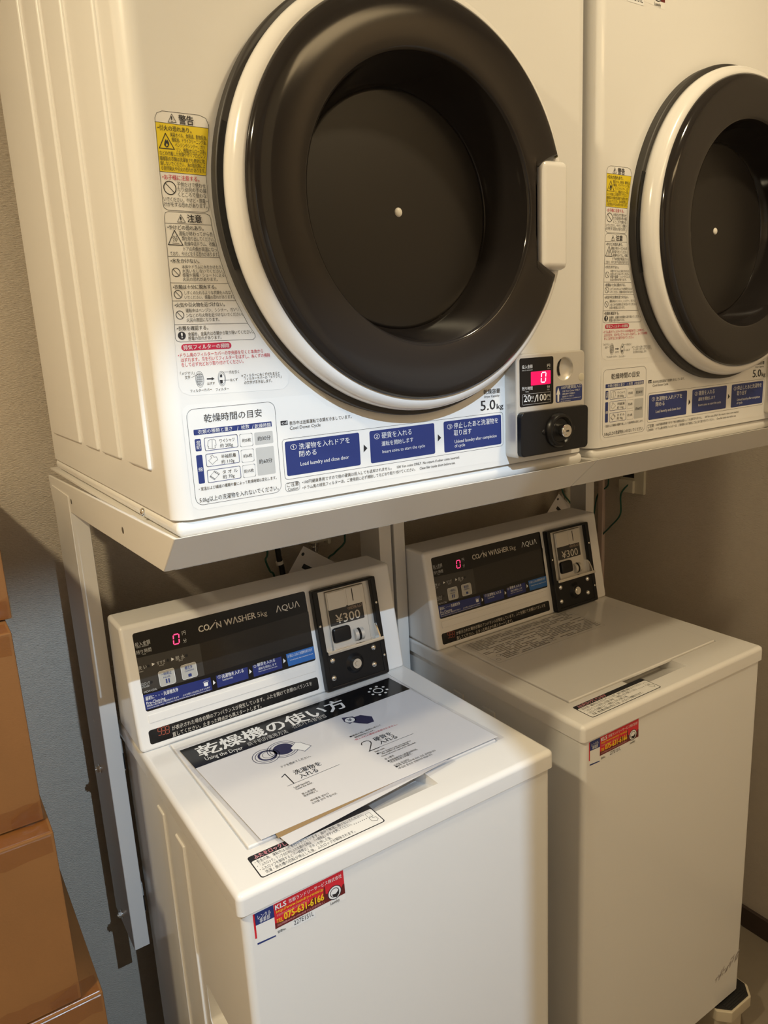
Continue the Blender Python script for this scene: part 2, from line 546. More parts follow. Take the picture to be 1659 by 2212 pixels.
# ------------------------------------------------------------------ printed data (metres on each surface)
PRINT_WARNING = [
('p','film',0,[0.02168,0.38463,0.02455,0.39327,0.03137,0.39652,0.0675,0.39708,0.07478,0.39181,0.07562,0.3858,0.06875,0.34337,0.06861,0.31415,0.06997,0.30511,0.07447,0.2701,0.08095,0.24464,0.08726,0.22822,0.09762,0.20694,0.11111,0.18544,0.12767,0.16672,0.13803,0.1515,0.13666,0.14266,0.1297,0.13738,0.02904,0.13874,0.02133,0.1423,0.0185,0.14835,0.02132,0.26974,0.02113,0.31013]),
('l','K',2,0.00035,1,[0.02386,0.38903,0.02594,0.39342,0.03127,0.39567,0.06639,0.39584,0.07252,0.39374,0.07458,0.38814,0.07427,0.38523,0.06734,0.34328,0.06724,0.31545,0.06614,0.31177,0.06245,0.31024,0.02686,0.31057,0.02329,0.31242,0.02262,0.31633,0.02299,0.34391]),
('p','Y',1,[0.02367,0.38592,0.07427,0.38523,0.06734,0.34328,0.02299,0.34391]),
('l','K',3,0.0004,1,[0.0399,0.39393,0.03578,0.38666,0.04335,0.38719]),
('t','!',0.03871,0.3894,0.04004,0.3894,0.00513,'K',1),
('t','警告',0.046,0.38989,0.06012,0.38989,0.00756,'K',2),
('l','K',2,0.00035,0,[0.02339,0.38589,0.07427,0.38523]),
('l','K',2,0.00035,0,[0.02299,0.34391,0.06734,0.34328]),
('t','•引火の恐れあり。',0.02527,0.38134,0.05717,0.38134,0.00442,'K',1),
('l','K',3,0.0007,1,[0.03202,0.37691,0.02499,0.36389,0.03896,0.36398]),
('p','K',3,[0.03154,0.36488,0.02971,0.36685,0.03054,0.3699,0.03207,0.37259,0.03201,0.37046,0.03329,0.37185,0.03441,0.3694,0.03444,0.36727,0.03308,0.36527]),
('p','Y',4,[0.0319,0.3656,0.03141,0.367,0.03245,0.36863,0.03319,0.36699]),
('t','美容オイル、食用油、動物系油、',0.03644,0.37623,0.07151,0.37623,0.00378,'K',0),
('t','機械油、ドライクリーニング油、',0.03736,0.3721,0.07066,0.3721,0.00379,'K',0),
('t','ベンジンやシンナー、ガソ',0.04016,0.36786,0.06873,0.36786,0.00381,'K',0),
('t','リン、樹脂(セルロース系)',0.0406,0.36367,0.0688,0.36367,0.00382,'K',0),
('t','などの付着した衣類やポリプロピレン',0.02472,0.35989,0.06834,0.35989,0.00378,'K',0),
('t','繊維製の衣類は洗濯後でも絶対に乾',0.0242,0.35536,0.06733,0.35536,0.00379,'K',0),
('t','燥しないでください。油の酸化熱によ',0.02434,0.35118,0.06689,0.35118,0.0038,'K',0),
('t','る自然発火や引火の恐れがあります。',0.02459,0.34701,0.06693,0.34701,0.00381,'K',0),
('t','•お子様に注意する。',0.02481,0.33936,0.06014,0.33936,0.00435,'R',1),
('c','K',2,0.0008,0.03086,0.33015,0.00573),
('l','K',3,0.0006,0,[0.02732,0.33385,0.03442,0.32643]),
('t','子供だけで使わせ',0.03796,0.33382,0.06572,0.33382,0.00405,'K',0),
('t','たり幼児の手の届',0.03793,0.32939,0.06583,0.32939,0.00406,'K',0),
('t','くところで使わな',0.03807,0.32481,0.06554,0.32481,0.00408,'K',0),
('t','いでください。やけど・感電・',0.02375,0.32002,0.06599,0.32002,0.00404,'K',0),
('t','けがをする恐れがあります。',0.02351,0.31561,0.06551,0.31561,0.00405,'K',0),
('l','K',2,0.00035,1,[0.02249,0.30403,0.02391,0.30806,0.02671,0.30933,0.06284,0.30917,0.06671,0.30771,0.06784,0.30411,0.06798,0.29882,0.07308,0.26868,0.07939,0.24483,0.08565,0.22824,0.09623,0.20619,0.1033,0.19501,0.10334,0.19201,0.10092,0.1899,0.02484,0.19057,0.0215,0.19176,0.0203,0.19417,0.021,0.20703,0.0218,0.26975,0.02246,0.299]),
('l','K',3,0.0004,1,[0.03844,0.30702,0.03468,0.30036,0.04226,0.30039]),
('t','!',0.03746,0.30273,0.03883,0.30273,0.00493,'K',1),
('t','注意',0.0444,0.30376,0.05844,0.30376,0.00684,'K',2),
('l','K',2,0.00035,0,[0.02246,0.299,0.06799,0.29891]),
('t','•やけどの恐れあり。',0.02433,0.29538,0.05951,0.29538,0.00428,'K',1),
('l','K',3,0.0007,1,[0.03072,0.29281,0.02365,0.2799,0.03756,0.27969]),
('l','K',3,0.0004,0,[0.02938,0.28785,0.02854,0.28648,0.02961,0.2849,0.02851,0.28289]),
('l','K',3,0.0004,0,[0.03092,0.28789,0.03009,0.28652,0.03116,0.28494,0.03006,0.28293]),
('l','K',3,0.0004,0,[0.03247,0.28794,0.03164,0.28657,0.03271,0.28498,0.03161,0.28297]),
('l','K',3,0.0004,0,[0.02776,0.28144,0.03405,0.28141]),
('t','運転が終わってから衣',0.03486,0.29023,0.06808,0.29023,0.00396,'K',0),
('t','類を取り出してください。',0.03728,0.28568,0.06941,0.28568,0.00398,'K',0),
('t','乾燥中はドラム、衣類、',0.0391,0.28105,0.07046,0.28105,0.004,'K',0),
('t','ドアの内側が高温になっ',0.03788,0.27631,0.07068,0.27631,0.004,'K',0),
('t','ており、やけどをする恐れがあります。',0.02427,0.27183,0.07245,0.27183,0.00397,'K',0),
('l','K',2,0.00035,0,[0.02178,0.26957,0.07283,0.26908]),
('l','K',2,0.00035,0,[0.02157,0.24552,0.0796,0.24483]),
('l','K',2,0.00035,0,[0.02139,0.22897,0.08587,0.22824]),
('l','K',2,0.00035,0,[0.021,0.20703,0.09622,0.20609]),
('t','•水をかけない。',0.0239,0.26544,0.05194,0.26544,0.00417,'K',1),
('c','K',2,0.0006,0.02802,0.25503,0.0039),
('l','K',3,0.0005,0,[0.0257,0.25766,0.03044,0.25239]),
('t','本体やドラムに水をかけたり、',0.03427,0.26009,0.075,0.26009,0.00339,'K',0),
('t','水洗いをしないでください。',0.03412,0.25624,0.07564,0.25624,0.00339,'K',0),
('t','感電や漏電・ショートによる',0.0341,0.25256,0.07609,0.25256,0.0034,'K',0),
('t','火災の恐れがあります。',0.03395,0.24868,0.06881,0.24868,0.00341,'K',0),
('t','•衣類は十分に脱水する。',0.02336,0.24156,0.06669,0.24156,0.00404,'K',1),
('c','K',2,0.0006,0.02774,0.23481,0.00382),
('l','K',3,0.0005,0,[0.0254,0.23742,0.03009,0.23219]),
('t','しずくのたれるような衣類を入れな',0.03403,0.23617,0.08111,0.23617,0.00343,'K',0),
('t','いでください。感電の恐れがあります。',0.03356,0.2319,0.08407,0.2319,0.00344,'K',0),
('t','•火気や引火物を近づけない。',0.02311,0.225,0.07383,0.225,0.00407,'K',1),
('c','K',2,0.0006,0.02732,0.21575,0.00384),
('l','K',3,0.0005,0,[0.02497,0.21842,0.02969,0.21306]),
('t','運転中はベンジン、シンナー、ガソリ',0.03338,0.21969,0.08765,0.21969,0.00355,'K',0),
('t','ンなどの引火物を近づけないでください。',0.03347,0.21508,0.09214,0.21508,0.00356,'K',0),
('t','火災の原因になります。',0.03334,0.21067,0.06654,0.21067,0.00357,'K',0),
('t','•衣類を確認する。',0.02266,0.20321,0.05429,0.20321,0.00412,'K',1),
('c','K',2,0,0.027,0.19646,0.00387),
('t','!',0.02612,0.19655,0.02791,0.19655,0.00518,'W',2),
('t','金属粉、金属片は衣類から取り除いてください。',0.0332,0.19755,0.10148,0.19755,0.0036,'K',0),
('t','感電の恐れがあります。',0.03301,0.19345,0.06693,0.19345,0.0036,'K',0),
('r','R',1,0,0.02516,0.18192,0.07672,0.18844,0.0033),
('t','排気フィルターの掃除',0.02703,0.18506,0.07457,0.18506,0.00436,'W',1),
('t','•ドラム奥のフィルターカバーの中央部を引くと本体から',0.02097,0.17793,0.11057,0.17793,0.00379,'R',0),
('t','はずれます。爪を引いてフィルターをはずし、糸くずの掃除',0.02347,0.17332,0.11806,0.17332,0.00381,'R',0),
('t','をして必ず元どおり取り付けてください。',0.02343,0.16875,0.08805,0.16875,0.00382,'R',0),
('t','「メヅマリ」',0.02122,0.16052,0.03533,0.16052,0.00306,'K',0),
('t','文字',0.02547,0.1565,0.03072,0.1565,0.00308,'K',0),
('l','K',2,0.0003,0,[0.03224,0.15631,0.03894,0.1586]),
('e','K',2,0.0003,0.04027,0.1539,0.00411,0.00778),
('e','K',2,0.0003,0.04027,0.1539,0.00329,0.00622),
('e','K',2,0.0003,0.06326,0.153,0.00393,0.00732),
('e','K',2,0.0003,0.06326,0.153,0.00314,0.00585),
('l','K',2,0.00025,0,[0.03827,0.15717,0.03757,0.15085]),
('l','K',2,0.00025,0,[0.03921,0.15828,0.03826,0.14963]),
('l','K',2,0.00025,0,[0.04016,0.1594,0.03895,0.1484]),
('l','K',2,0.00025,0,[0.04098,0.15934,0.03977,0.14834]),
('l','K',2,0.00025,0,[0.04167,0.15812,0.04072,0.14945]),
('l','K',2,0.00025,0,[0.04236,0.1569,0.04166,0.15056]),
('l','K',2,0.00025,0,[0.03822,0.15864,0.04357,0.15849]),
('l','K',2,0.00025,0,[0.03797,0.15631,0.04331,0.15615]),
('l','K',2,0.00025,0,[0.03771,0.15398,0.04306,0.15381]),
('l','K',2,0.00025,0,[0.03745,0.15165,0.0428,0.15146]),
('l','K',2,0.00025,0,[0.03719,0.14931,0.04254,0.14912]),
('p','K',3,[0.06177,0.15708,0.0639,0.15714,0.06362,0.15447,0.06149,0.15441]),
('p','K',3,[0.06088,0.15167,0.06386,0.15166,0.06374,0.14847,0.06157,0.14812]),
('p','K',2,[0.04759,0.15438,0.0527,0.15422,0.0528,0.15521,0.05556,0.15343,0.05245,0.15196,0.05256,0.15295,0.04745,0.15311]),
('t','はずす',0.04754,0.14906,0.05551,0.14906,0.00275,'K',0),
('t','爪を引く',0.07138,0.1587,0.08228,0.1587,0.00298,'K',0),
('t','糸くず',0.07186,0.15096,0.07998,0.15096,0.00299,'K',0),
('l','K',2,0.0003,0,[0.06519,0.15925,0.07106,0.15907]),
('l','K',2,0.0003,0,[0.06511,0.15127,0.07131,0.15103]),
('t','フィルターカバー',0.02939,0.14315,0.05167,0.14315,0.00291,'K',0),
('t','フィルター',0.05569,0.14253,0.06977,0.14253,0.00297,'K',0),
('t','＊フィルターに糸くずがたまると',0.08421,0.15428,0.12732,0.15428,0.00321,'K',0),
('t','フィルターカバーの「メヅマリ」',0.08697,0.15095,0.12899,0.15095,0.00322,'K',0),
('t','の文字が浮き出します。',0.08682,0.14711,0.11795,0.14711,0.00323,'K',0),
]
PRINT_GUIDE = [
('p','film',0,[0.01851,0.12242,0.02062,0.1269,0.02526,0.12992,0.16426,0.12908,0.18098,0.11522,0.21015,0.10372,0.23131,0.10417,0.2756,0.0934,0.34845,0.1041,0.40069,0.11978,0.43866,0.11755,0.44639,0.11325,0.4425,0.02401,0.43818,0.02134,0.02492,0.02353,0.0193,0.02811,0.01848,0.03265]),
('r','K',2,0.00035,0.02294,0.02822,0.11865,0.12541,0.008),
('t','乾燥時間の目安',0.04024,0.11496,0.10316,0.11496,0.00776,'K',0),
('r','N',1,0,0.02827,0.0994,0.11349,0.10494,0.0008),
('t','衣類の種類と重さ',0.03253,0.10215,0.06907,0.10215,0.00399,'W',0),
('t','/',0.07416,0.10151,0.0758,0.10151,0.00411,'W',0),
('t','枚数',0.07868,0.10217,0.08797,0.10217,0.00412,'W',0),
('t','/',0.09089,0.10151,0.09257,0.10151,0.00416,'W',0),
('t','乾燥時間',0.09379,0.10157,0.11204,0.10157,0.00417,'W',0),
('r','N',1,0,0.02843,0.08311,0.03465,0.09552,0.0012),
('t','混',0.02944,0.09151,0.03384,0.09151,0.00422,'W',0),
('t','紡',0.0294,0.08712,0.0338,0.08712,0.00423,'W',0),
('r','N',1,0,0.02808,0.05007,0.03456,0.07922,0.0012),
('t','綿',0.029,0.0645,0.03343,0.0645,0.00428,'W',0),
('r','N',2,0.0005,0.03838,0.08264,0.07376,0.09556,0.0014),
('r','N',2,0.0005,0.03817,0.06635,0.07369,0.07913,0.0014),
('r','N',2,0.0005,0.03794,0.04991,0.0737,0.06265,0.0014),
('t','ワイシャツ',0.05422,0.09088,0.07048,0.09088,0.00386,'K',0),
('t','約 200g',0.05426,0.08594,0.06802,0.08594,0.00387,'K',0),
('t','半袖肌着',0.05425,0.07476,0.07035,0.07476,0.00389,'K',0),
('t','約 110g',0.05402,0.0694,0.06807,0.0694,0.00391,'K',0),
('t','タ オ ル',0.05403,0.05859,0.07049,0.05859,0.00393,'K',0),
('t','約 70g',0.05397,0.05368,0.06671,0.05368,0.00394,'K',0),
('l','K',2,0.0003,1,[0.04489,0.09374,0.04226,0.09221,0.04115,0.08716,0.04223,0.08671,0.04159,0.08495,0.04609,0.08397,0.04919,0.08447,0.04876,0.0868,0.05038,0.08715,0.05,0.09207,0.04792,0.09372,0.04649,0.09301]),
('l','K',2,0.0003,0,[0.04649,0.09301,0.04578,0.08423]),
('l','K',2,0.0003,1,[0.04509,0.0778,0.04305,0.07664,0.04432,0.07484,0.04067,0.07227,0.04438,0.06796,0.04749,0.07061,0.05049,0.07209,0.04913,0.07532,0.04683,0.07507]),
('l','K',2,0.0003,1,[0.04593,0.06128,0.04026,0.05592,0.0446,0.05199,0.0509,0.0575]),
('l','K',2,0.0005,0,[0.04506,0.06052,0.05002,0.05674]),
('l','K',2,0.0005,0,[0.04088,0.05649,0.04537,0.05277]),
('r','G',2,0.0004,0.0764,0.08216,0.09033,0.09509,0.0012),
('r','G',2,0.0004,0.07635,0.06574,0.09018,0.0788,0.0012),
('r','G',2,0.0004,0.0764,0.04959,0.09035,0.06253,0.0012),
('t','約5枚',0.0786,0.08846,0.08842,0.08846,0.00372,'K',0),
('t','約6枚',0.0784,0.07221,0.08826,0.07221,0.00375,'K',0),
('t','約15枚',0.07777,0.05616,0.0885,0.05616,0.00377,'K',0),
('r','G',1,0,0.09272,0.08207,0.11373,0.09504,0.0012),
('r','G',1,0,0.09278,0.04936,0.11353,0.07893,0.0012),
('t','約30分',0.09588,0.08832,0.11081,0.08832,0.00464,'K',0),
('t','約60分',0.09537,0.06406,0.11054,0.06406,0.0047,'K',0),
('t','・室温および繊維の種類や量によって乾燥時間は変化します。',0.02729,0.04464,0.11386,0.04464,0.00345,'K',0),
('t','5.0kg以上の洗濯物を入れないでください。',0.02686,0.03325,0.11531,0.03325,0.0052,'K',0),
('r','K',1,0,0.12389,0.09935,0.13234,0.10405,0.0006),
('t','cd',0.12497,0.10189,0.13147,0.10189,0.00291,'W',1),
('t','表示中は送風運転で衣類を冷ましています。',0.13407,0.10054,0.21202,0.10054,0.00406,'K',0),
('t','Cool Down Cycle',0.13423,0.09548,0.17167,0.09548,0.0035,'K',0),
('r','K',2,0.00035,0.12385,0.04044,0.43968,0.08441,0.004),
('r','N',1,0,0.12672,0.04394,0.22066,0.0815,0.0022),
('r','N',1,0,0.23454,0.04378,0.32822,0.08132,0.0022),
('r','N',1,0,0.34248,0.04309,0.43659,0.0814,0.0022),
('p','K',1,[0.226,0.06707,0.2254,0.05796,0.23075,0.06219]),
('p','K',1,[0.33314,0.06702,0.33276,0.0581,0.3382,0.06227]),
('t','①',0.13303,0.07486,0.14044,0.07486,0.00639,'W',0),
('t','洗濯物を入れドアを',0.14316,0.07439,0.20761,0.07439,0.00643,'W',0),
('t','閉める',0.14283,0.06618,0.16427,0.06618,0.00623,'W',0),
('t','Load laundry and close door',0.14361,0.05541,0.20529,0.05541,0.00418,'W',0),
('t','②',0.24041,0.07436,0.24824,0.07436,0.00672,'W',0),
('t','硬貨を入れる',0.25096,0.07441,0.29379,0.07441,0.00695,'W',0),
('t','運転を開始します',0.25039,0.06482,0.2959,0.06482,0.00547,'W',0),
('t','Insert coins to start the cycle',0.25098,0.0556,0.31284,0.0556,0.00379,'W',0),
('t','③',0.34777,0.07441,0.35566,0.07441,0.00676,'W',0),
('t','停止したあと洗濯物を',0.35822,0.0744,0.43111,0.0744,0.007,'W',0),
('t','取り出す',0.35789,0.06549,0.38632,0.06549,0.00703,'W',0),
('t','Unload laundry after completion',0.3588,0.05497,0.42817,0.05497,0.00404,'W',0),
('t','of cycle',0.35859,0.04956,0.37524,0.04956,0.00405,'W',0),
('t','乾燥容量',0.4077,0.1121,0.4355,0.1121,0.00566,'K',1),
('t','Dryer Capacity',0.40888,0.10627,0.43427,0.10627,0.00284,'K',0),
('t','5.0',0.40214,0.09539,0.42713,0.09539,0.01259,'K',1),
('t','kg',0.42928,0.09244,0.44068,0.09244,0.00661,'K',1),
('r','K',2,0.0003,0.12369,0.02718,0.14075,0.03679,0.003),
('t','ご注意',0.12527,0.03452,0.13971,0.03452,0.00463,'K',0),
('t','Caution',0.12613,0.02964,0.1385,0.02964,0.00325,'K',0),
('t','•100円硬貨専用ですので他の硬貨は投入しても返却されません。\u3000100 Yen coins ONLY. No return if other coins inserted.',0.14409,0.03487,0.36608,0.03487,0.00399,'K',0),
('t','•ドラム奥の排気フィルターは、ご使用前に必ず掃除して元どおり取り付けてください。\u3000Clean filer inside drum before use.',0.14386,0.02874,0.35881,0.02874,0.004,'K',0),
]
PRINT_DISPLAY = [
('r','panel',0,0,0.44944,0.08995,0.50962,0.15133,0.003),
('t','投入金額',0.45359,0.14037,0.47173,0.14037,0.00442,'W',0),
('t','INPUT AMOUNT',0.45354,0.13603,0.47202,0.13603,0.00153,'G',0),
('t','円',0.49776,0.13992,0.5031,0.13992,0.00406,'W',0),
('t','YEN',0.49776,0.13608,0.5031,0.13608,0.00157,'G',0),
('r','led',1,0,0.46908,0.11617,0.50456,0.13366,0.0008),
('t','残り時間',0.45327,0.11304,0.47152,0.11304,0.00432,'W',0),
('t','TIME',0.45888,0.10888,0.46479,0.10888,0.00155,'G',0),
('t','分',0.4975,0.11265,0.50276,0.11265,0.0038,'W',0),
('t','MIN.',0.49771,0.10884,0.50253,0.10884,0.00143,'G',0),
('r','W',1,0.00025,0.45455,0.09254,0.50439,0.10593,0.0003),
('t','20',0.45611,0.10043,0.46839,0.10043,0.00871,'W',1),
('t','分',0.46872,0.10116,0.47383,0.10116,0.00376,'W',0),
('t','MIN.',0.4689,0.09637,0.47358,0.09637,0.00141,'G',0),
('t','/',0.47469,0.09937,0.47973,0.09937,0.00904,'W',0),
('t','100',0.47995,0.09976,0.49647,0.09976,0.00883,'W',1),
('t','円',0.49759,0.10103,0.50309,0.10103,0.00398,'W',0),
('t','YEN',0.49781,0.09615,0.50309,0.09615,0.00159,'G',0),
('7','0',0.4913,0.12538,0.00774,0.01254,'ledon'),
]
PRINT_SLOT = [
('r','N',0,0,0.51403,0.09012,0.56425,0.11195,0.003),
('p','W',1,[0.51862,0.11034,0.51488,0.10092,0.51694,0.10084,0.51719,0.09139,0.52018,0.09146,0.52037,0.1008,0.52233,0.10081]),
('t','100円硬貨投入口',0.52401,0.10933,0.5618,0.10933,0.00418,'W',0),
('t','100 Yen Coins ONLY',0.52657,0.10445,0.55923,0.10445,0.00226,'W',0),
('t','運転途中で硬貨の',0.52578,0.10077,0.54999,0.10077,0.0021,'W',0),
('t','追加投入もできます。',0.5258,0.09744,0.54801,0.09744,0.0021,'W',0),
('t','Additional payment is possible even if',0.52293,0.09452,0.56151,0.09452,0.00129,'W',0),
('t','during operation',0.52294,0.09172,0.54158,0.09172,0.0013,'W',0),
]
PRINT_PANEL = [
('r','panel',0,0,0.04032,0.99685,0.34838,1.12289,0.004),
('p','panel2',1,[0.04074,1.08352,0.14391,1.0805,0.14349,1.02738,0.03964,1.02721]),
('p','panel3',1,[0.14391,1.0805,0.3494,1.0856,0.34708,1.02979,0.14349,1.02738]),
('t','投入金額',0.04172,1.10422,0.06562,1.10422,0.00682,'G',0),
('t','INPUT AMOUNT',0.04325,1.09957,0.06277,1.09957,0.0018,'G',0),
('t','残り時間',0.04135,1.09184,0.06532,1.09184,0.00646,'G',0),
('t','TIME',0.05033,1.08716,0.05587,1.08716,0.0018,'G',0),
('7','0',0.10733,1.09738,0.00924,0.01552,'ledred'),
('t','円',0.11801,1.10425,0.12411,1.10425,0.00668,'G',0),
('t','分',0.11786,1.09138,0.12381,1.09138,0.00668,'G',0),
('t','CO',0.14591,1.10354,0.16512,1.10354,0.01014,'C',2),
('l','C',3,0.0019,0,[0.16542,1.09908,0.17525,1.10775]),
('c','C',3,0,0.17752,1.11117,0.0009),
('t','N',0.17707,1.10292,0.18603,1.10292,0.01028,'C',2),
('t','WΛSHER',0.1913,1.10329,0.24907,1.10329,0.01034,'C',2),
('t','5kg',0.252,1.10246,0.27018,1.10246,0.00864,'C',0),
('t','ΛQUΛ',0.28756,1.10337,0.3341,1.10337,0.01063,'W',0),
('t','洗 い',0.03987,1.06718,0.05347,1.06718,0.0061,'G',0),
('t','すすぎ',0.06994,1.06708,0.08399,1.06708,0.00619,'G',0),
('t','脱 水',0.10065,1.06672,0.11602,1.06672,0.00664,'G',0),
('t','WASH',0.04068,1.06135,0.04702,1.06135,0.0018,'G',0),
('t','RINSE',0.07328,1.06259,0.08054,1.06259,0.00182,'G',0),
('t','SPIN',0.10513,1.06195,0.11156,1.06195,0.00185,'G',0),
('c','hole',2,0,0.05661,1.06688,0.00233),
('c','hole',2,0,0.08796,1.06742,0.0024),
('c','hole',2,0,0.11924,1.06707,0.00246),
('c','hole',2,0,0.05647,1.04068,0.00233),
('p','W',2,[0.06233,1.07043,0.062,1.06538,0.06694,1.06763]),
('p','W',2,[0.09392,1.07042,0.09349,1.06475,0.09854,1.06685]),
('t','ふたロック',0.03932,1.04099,0.05386,1.04099,0.00539,'G',0),
('t','LOCKED',0.04038,1.03636,0.05263,1.03636,0.00252,'G',0),
('t','MCW-C50L',0.04265,1.02809,0.06344,1.02809,0.00324,'G',0),
('r','button',2,0,0.06936,1.02905,0.09517,1.05359,0.003),
('r','W',3,0.0006,0.06936,1.02905,0.09517,1.05359,0.003),
('r','button',2,0,0.10635,1.02967,0.13204,1.05329,0.003),
('r','W',3,0.0006,0.10635,1.02967,0.13204,1.05329,0.003),
('t','一時停止',0.07314,1.04759,0.09056,1.04759,0.00511,'N',1),
('t','PAUSE',0.0764,1.04227,0.08747,1.04227,0.00256,'N',0),
('p','N',4,[0.07927,1.03928,0.08175,1.03914,0.08168,1.03223,0.07919,1.03238]),
('p','N',4,[0.0835,1.03922,0.08581,1.03914,0.08552,1.03209,0.0834,1.03212]),
('t','槽洗浄',0.11256,1.04746,0.12529,1.04746,0.00556,'N',1),
('t','CLEANING',0.11169,1.04241,0.12735,1.04241,0.00241,'N',0),
('r','N',4,0,0.11649,1.032,0.12224,1.03696,0.0012),
('p','N2',2,[0.04004,1.02425,0.15202,1.02138,0.1519,1.00015,0.04091,0.99971]),
('t','最初に・・・洗濯槽洗浄',0.04298,1.01744,0.0961,1.01744,0.00612,'W',1),
('t','Pre-Cleaning',0.04318,1.01,0.07359,1.01,0.00486,'W',0),
('t','硬貨投入前に無料で槽洗浄ができます\u3000\u3000ふたを閉じ1分以内にボタンを押す',0.04324,1.00539,0.14913,1.00539,0.00306,'W',0),
('t','Turn on the cycle within 1 minute after closing the lid for free of charge before inserting money',0.04313,1.00172,0.14848,1.00172,0.00198,'W',0),
('r','W',3,0,0.13939,1.00925,0.14639,1.01558,0.0015),
('e','W',3,0.0004,0.14307,1.01602,0.0045,0.0015),
('p','W',3,[0.15567,1.01537,0.1547,1.00769,0.15931,1.01033]),
('p','W',3,[0.22123,1.01572,0.22023,1.00783,0.22509,1.01055]),
('p','W',3,[0.28626,1.01662,0.28524,1.00852,0.29035,1.01131]),
('p','N2',2,[0.16166,1.02102,0.2188,1.02028,0.21741,1.00066,0.16131,1.00077]),
('p','N2',2,[0.22767,1.01986,0.28321,1.02122,0.28173,1.00069,0.22721,1.00052]),
('p','B2',2,[0.29258,1.02258,0.34801,1.02241,0.34777,0.99998,0.29375,1.00023]),
('t','①',0.16437,1.01772,0.17022,1.01772,0.00569,'W',0),
('t','洗濯物を入れる',0.17131,1.01684,0.2108,1.01684,0.00647,'W',1),
('t','Load laundry',0.1719,1.01095,0.19047,1.01095,0.00305,'W',0),
('t','②',0.22968,1.01771,0.23453,1.01771,0.00546,'W',0),
('t','硬貨を入れる',0.23663,1.01852,0.27043,1.01852,0.00587,'W',1),
('t','運転を開始します',0.23755,1.01134,0.27204,1.01134,0.00411,'W',0),
('t','Insert coins to start the cycle',0.23719,1.00696,0.27261,1.00696,0.00215,'W',0),
('t','③ 停止したあと洗濯物を取り出す',0.29474,1.01759,0.3446,1.01759,0.00496,'W',0),
('t','Unload laundry after completion of cycle',0.29845,1.0102,0.34461,1.0102,0.0021,'W',0),
]
PRINT_ERROR = [
('r','panel',0,0,0.03815,0.94417,0.34582,0.967,0.004),
('7','9',0.05566,0.96064,0.0056,0.0118,'ledoff'),
('7','9',0.06184,0.95997,0.0056,0.0118,'ledoff'),
('7','9',0.06806,0.9593,0.0056,0.0118,'ledoff'),
('t','が表示された場合衣類のアンバランスが発生しています。ふたを開けて衣類のバランスを',0.07555,0.95889,0.33281,0.95889,0.00696,'C',0),
('t','直してください。止まった時点から再スタートします。',0.07461,0.9489,0.23159,0.9489,0.00695,'C',0),
]
PRINT_PRICE = [
('r','price',0,0,0.38474,1.04928,0.45771,1.08009,0.0015),
('t','100円投入口',0.42444,1.07473,0.45527,1.07473,0.00437,'O',0),
('t','¥300',0.397,1.05951,0.44927,1.05951,0.01612,'C',1),
('t','100 YEN COIN ONLY',0.42607,1.07204,0.45431,1.07204,0.00199,'O',0),
]
PRINT_LOCK = [
]
PRINT_RENTAL = [
('p','film',0,[0.03908,0.89957,0.16413,0.90144,0.1646,0.85745,0.12203,0.86049,0.08798,0.85579,0.06591,0.85493,0.03879,0.85645]),
('p','R2',1,[0.03938,0.89972,0.04195,0.89961,0.04211,0.86524,0.03967,0.86549]),
('p','N',1,[0.04153,0.89968,0.06601,0.89983,0.06662,0.88225,0.04165,0.88302]),
('p','R2',1,[0.06631,0.89983,0.1641,0.90112,0.1649,0.86619,0.0661,0.86512]),
('p','R3',2,[0.06652,0.87306,0.08561,0.87245,0.10423,0.87394,0.11394,0.87782,0.11658,0.88134,0.12145,0.88291,0.12507,0.8786,0.12967,0.87624,0.13366,0.87584,0.13486,0.88916,0.13613,0.89098,0.13702,0.88807,0.13712,0.879,0.14108,0.87781,0.15983,0.8766,0.16264,0.88101,0.16459,0.88037,0.1649,0.86619,0.0661,0.86512]),
('t','レンタル',0.04517,0.89292,0.0623,0.89292,0.00596,'W',0),
('t','事業部',0.04709,0.88711,0.06086,0.88711,0.00598,'W',0),
('p','N',1,[0.04161,0.85853,0.06608,0.85677,0.06606,0.85486,0.04179,0.85588]),
('t','KLS',0.06808,0.89454,0.08312,0.89454,0.00664,'W',3),
('t','京都ランドリーサービス株式会社',0.08629,0.89432,0.16131,0.89432,0.00549,'W',0),
('t','http://www.laundry-rental.jp',0.06893,0.88819,0.13416,0.88819,0.00394,'Y2',1),
('t','京都府久世郡久御山町佐山双17-8',0.06916,0.88249,0.11308,0.88249,0.00304,'R4',0),
('t','TEL',0.06847,0.87475,0.07733,0.87475,0.00579,'Y2',2),
('t','075-631-6166',0.07846,0.87708,0.13437,0.87708,0.00949,'Y2',3),
('t','対応時間AM9:00~PM6:00まで(土日祝日除く)',0.06898,0.8689,0.13424,0.8689,0.00306,'R4',0),
('t','管理No.',0.06859,0.85944,0.08004,0.85944,0.00368,'K',1),
('r','W',2,0,0.08813,0.8547,0.12066,0.86283,0.0008),
('t','227E1S1L',0.09077,0.86078,0.11835,0.86078,0.00652,'K',0),
('c','W',3,0,0.14983,0.87501,0.0095),
('c','K',4,0.0011,0.14983,0.87501,0.0095),
('c','K',4,0.001,0.14983,0.87501,0.0062),
('p','K',5,[0.14565,0.87383,0.15129,0.87261,0.15605,0.87684,0.15611,0.87099,0.15251,0.867,0.14777,0.86943]),
('t','Laundry',0.14278,0.86161,0.15606,0.86161,0.00416,'K',1),
]
